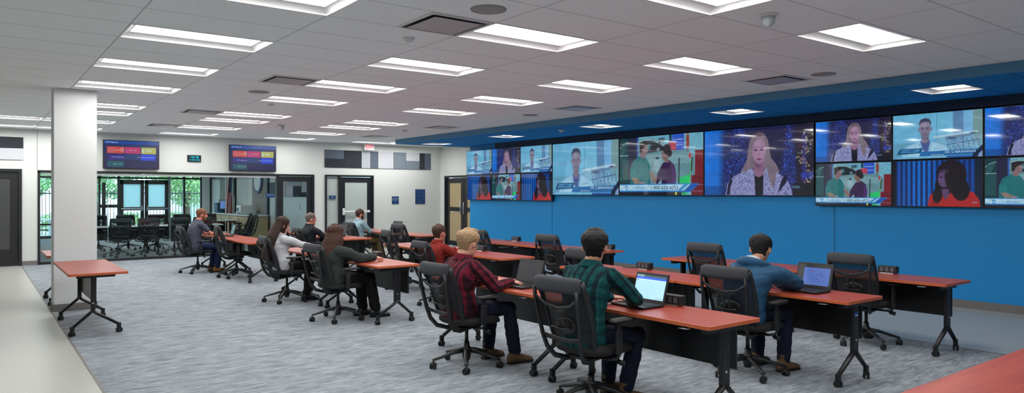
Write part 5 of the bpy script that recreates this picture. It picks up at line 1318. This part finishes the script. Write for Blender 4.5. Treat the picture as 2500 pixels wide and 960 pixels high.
person('person', 3.69, 8.56, .05, dict(seed=5, hipz=.53, topz=1.215, fem=1, lean=.02, hyaw=.5, hpitch=.05, headx=.02, hs=1.05, hl=dict(w=(.42,.06,TZ+.03), dir=(1,-.3,-.05)), hr=dict(w=(.44,-.14,TZ+.03), dir=(1,.25,-.05)),
    fl=(.40,.10,.10), fr=(.46,-.14,.10), skin='sk_fair', hair='h_brown', hthick=.018, hairkind='long', hlen=.25, hback=(-.04,0,0), larc=1.6, top='greensweat', topname='sweater', pants='blackpant', shoe='blackshoe', bulk=1.12, sr=1.12, pr=1.1, torso=.42, vox=.005, hnoise=.006),
    'person with long brown hair in a dark green-grey sweater with hands on table')
person('person', 3.72, 10.50, -.05, dict(seed=6, topz=1.262, fem=1, lean=-.06, hyaw=-.05, hpitch=.25, headx=.03, hs=1.03, hl=dict(w=(.47,.10,TZ+.03), dir=(1,-.1,-.05)), hr=dict(w=(.43,-.16,TZ+.02), dir=(1,.1,-.1), n=(0,.5,-.8)),
    fl=(.34,.10,.10), fr=(.26,-.10,.10), skin='sk_fair', hair='h_dbrown', hthick=.016, hairkind='long', hlen=.44, hback=(-.12,0,0), taper=.4, larc=1.2, top='lightsweat', topname='sweater', pants='blackpant', shoe='blackshoe', bulk=1.0, sr=1.0, torso=.44, vox=.005),
    'person with very long dark hair in a light grey sweater reading at a table')
person('person', 3.61, 15.35, .0, dict(seed=7, topz=1.3, lean=.17, hyaw=0, hpitch=.08, headx=.06, hs=1.05, sleeve=.42, hl=dict(w=(.42,.12,TZ+.03)), hr=dict(w=(.44,-.10,TZ+.03), dir=(1,.3,-.05)),
    fl=(.30,.12,.10), fr=(.34,-.14,.10), skin='sk_red', hair='h_rbrown', hthick=.012, beard=1, top='polo', pants='denim2', shoe='tanboot', collar=1, bulk=1.02, torso=.46, vox=.006),
    'person with short reddish hair in a grey polo shirt and tan boots')
person('person', 5.42, 13.80, .0, dict(seed=8, hipz=.53, topz=1.222, lean=-.02, hyaw=-.05, hpitch=-.03, headx=.03, hs=1.05, sleeve=.8, hl=dict(w=(.30,.30,.72)), hr=dict(w=(.38,-.14,TZ+.03), dir=(1,.3,-.05)),
    fl=(.36,.14,.10), fr=(.34,-.14,.10), skin='sk_pink', hair='h_grey', hthick=.010, top='blackshirt', collar=1, pants='blackpant', shoe='blackshoe', bulk=1.08, torso=.43, vox=.006),
    'person with short greying hair in a black shirt in front of a whiteboard')
person('person', 7.22, 15.40, .02, dict(seed=9, hipz=.53, topz=1.242, lean=-.02, hyaw=0, hpitch=.03, headx=.04, hs=1.05, hl=dict(w=(.34,.12,.66)), hr=dict(w=(.34,-.12,.66), dir=(1,.1,-.2)),
    fl=(.42,.12,.10), fr=(.46,-.14,.10), skin='sk_pink', hair='h_brown2', hthick=.014, beard=1, top='paleblue', collar=1, pants='khaki', shoe='blackshoe', bulk=1.0, torso=.44, vox=.006, pr=1.1),
    'person with brown beard in a pale blue shirt and khaki trousers')

# ------------------------------------------------------------------ glass room furniture
mats['woodlight'] = M('light_wood_front', srgb(176,158,122), .55, var=.12, vscale=6)
o = thing('counter_cabinet', 'white topped counter cabinet with light wood front on side wall', 'cabinet', (7.17, 24.9, 0))
MB().box((0,0,.44),(.60,4.2,.88)).build('body', 'woodlight', o); MB().box((-.02,0,.895),(.66,4.26,.035),bev=.005).build('countertop', 'whitelam', o); MB().box((.02,0,.04),(.5,4.1,.08)).build('plinth', 'black2', o)
for k in range(4):
    d = MB().box((-.31,-1.55+k*1.03,.48),(.02,1.0,.76),bev=.004).build('door', 'woodlight', o); MB().box((-.33,-1.15+k*1.03,.72),(.02,.015,.12)).build('handle', 'chrome', d)
o = thing('printer', 'white desktop printer on the counter under the round emblem', 'printer', (7.1, 24.0, .913))
MB().box((0,0,.15),(.42,.48,.30),bev=.03).build('body', 'whiteplastic', o); MB().box((-.215,.05,.16),(.01,.22,.12),bev=.003).build('control_panel', 'signblue', o); MB().box((-.22,-.05,.06),(.1,.3,.02)).build('paper_tray', 'greyroll', o)
o = thing('computer_monitor', 'blue-lit computer monitor on the counter in the glass room', 'monitor', (7.05, 26.3, .913), .3)
MB().box((0,0,.30),(.03,.55,.34),bev=.006).build('casing', 'black2', o); d = bpy.data.objects.new('display', D['bluewin']); COL.objects.link(d); d.parent = o; d.location = (-.017,0,.30); d.rotation_euler = (0,0,-math.pi/2); d.scale = (.52,1,.31)
MB().cyl((.01,0,0),(.01,0,.2),.02).box((0,0,.008),(.18,.24,.016),bev=.004).build('stand', 'black2', o)
mats['crate'] = M('blue_crate_plastic', srgb(36,74,110), .5, bump=.05)
o = thing('storage_crate', 'dark blue box on the counter left of the blue-lit monitor', 'box', (7.1, 27.3-.55, .913)); MB().box((0,0,.16),(.4,.4,.32),bev=.015).build('body', 'crate', o); MB().box((0,0,.335),(.42,.42,.03),bev=.008).build('lid', 'crate', o)
# flag
fl_ = thing('flag_on_pole', 'striped national flag hanging from a pole in the glass room', 'flag', (7.2, 25.65, 0), -math.pi/2)
MB().lathe([(0,0),(.16,.0),(.16,.02),(.05,.05),(.02,.07)]).cyl((0,0,.05),(0,0,2.35),.013,12).ell((0,0,2.38),(.03,.03,.03)).build('pole', 'woodlight', fl_)
def flagmat():
    t = NT('striped_flag_cloth'); uv = t.uv(); sp = t.n('ShaderNodeSeparateXYZ'); t.l(uv, sp.inputs[0])
    st = t.math('LESS_THAN', t.math('FRACT', t.math('MULTIPLY', sp.outputs[0], 6.5)), .5); col = t.mix(st, srgb(214,206,204), srgb(158,36,48))
    canton = t.math('MULTIPLY', t.math('LESS_THAN', sp.outputs[0], .54), t.math('GREATER_THAN', sp.outputs[1], .6))
    vo = t.n('ShaderNodeTexVoronoi', i_Scale=16.0); t.l(uv, vo.inputs['Vector']); star = t.math('LESS_THAN', vo.outputs['Distance'], .22)
    col = t.mix(canton, col, t.mix(star, srgb(34,44,84), srgb(220,220,225))); t.principled(col, .8); return t.m
mats['flag'] = flagmat()
fm = MB(); W_, H_ = 24, 30; vs = []; uvs = []
for j in range(H_+1):
    for i in range(W_+1):
        u, v = i/W_, j/H_; z = 2.28-1.45*(1-v)-.22*u*(1-v*.2)
        wv = .03+.26*(u**.8)*(.55+.45*(1-v)); vs.append((-.03-.05*math.sin(u*13+v*1.5)*(1-v*.4)-.02, wv*1.0*(-1), z)); uvs.append((u, v))
fs = [(j*(W_+1)+i, j*(W_+1)+i+1, (j+1)*(W_+1)+i+1, (j+1)*(W_+1)+i) for j in range(H_) for i in range(W_)]
fm.add(vs, fs, True); fo = fm.build('flag_cloth', 'flag', fl_); ul = fo.data.uv_layers.new(name='UVMap')
for l in fo.data.loops: ul.data[l.index].uv = uvs[l.vertex_index]
md = fo.modifiers.new('thick', 'SOLIDIFY'); md.thickness = .004
em = thing('wall_emblem', 'round white and purple emblem on the stone wall by the flag', 'emblem', (7.50, 23.9, 2.02), -math.pi/2)
mats['purple'] = M('emblem_purple', srgb(96,84,132), .5); MB().cyl((0,-.03,0),(0,.01,0),.42,40).build('rim', 'purple', em); MB().cyl((0,-.036,0),(0,-.03,0),.33,40).build('face', 'whitelam', em)
o = thing('wall_monitor', 'dark blue wall monitor on the stone pillar in the glass room', 'monitor', (7.47, 27.0, 1.82)); MB().box((0,0,0),(.05,.8,.62),bev=.006).build('casing', 'crate', o); MB().box((-.027,0,0),(.004,.76,.58)).build('display', 'darkglass', o)
o = thing('desktop_phone', 'dark conference phone at the left end of the white table', 'phone', (2.45, 21.5, .7255)); MB().box((0,0,.03),(.2,.24,.05),bev=.015).build('body', 'black', o); MB().box((-.05,0,.07),(.05,.22,.035),bev=.012).build('handset', 'black', o)
for x, y in ((2.6, 24.0), (5.0, 24.0), (2.6, 27.5), (5.0, 27.5), (4.9, 20.9)):  # unseen lights added so the glass room is lit
    c = copy_tree(proto_fix); c.location = (x, y, 2.85); c['label'] = 'unseen ceiling light added to brighten the glass meeting room, above the view'; c['group'] = 'added glass room ceiling lights'

# ------------------------------------------------------------------ camera, world, sun
cam = bpy.data.cameras.new('camera'); co = bpy.data.objects.new('camera', cam); COL.objects.link(co)
co.location = (0, 0, 1.61); co.rotation_euler = (math.pi/2, 0, -R(37.05)); cam.sensor_width = 36; cam.lens = 36*1738.5/2500; cam.shift_y = -8.2/2500; cam.clip_start = .05; cam.clip_end = 200
scene.camera = co
w = bpy.data.worlds.new('world'); scene.world = w; w.use_nodes = True; nt = w.node_tree; nt.nodes.clear()
bg = nt.nodes.new('ShaderNodeBackground'); ou = nt.nodes.new('ShaderNodeOutputWorld'); bg.inputs[0].default_value = (.55, .78, 1.0, 1); bg.inputs[1].default_value = 5.5; nt.links.new(bg.outputs[0], ou.inputs[0])
sl = bpy.data.lights.new('sun', 'SUN'); so_ = bpy.data.objects.new('sun', sl); COL.objects.link(so_); sl.energy = 5.0; sl.angle = .02; so_.rotation_euler = (R(40), R(25), 0)
vs_ = scene.view_settings; vs_.view_transform = 'Standard'; vs_.look = 'None'; vs_.gamma = 1; vs_.use_curve_mapping = False; vs_.exposure = 0.0
bpy.data.scenes.remove(TMP)
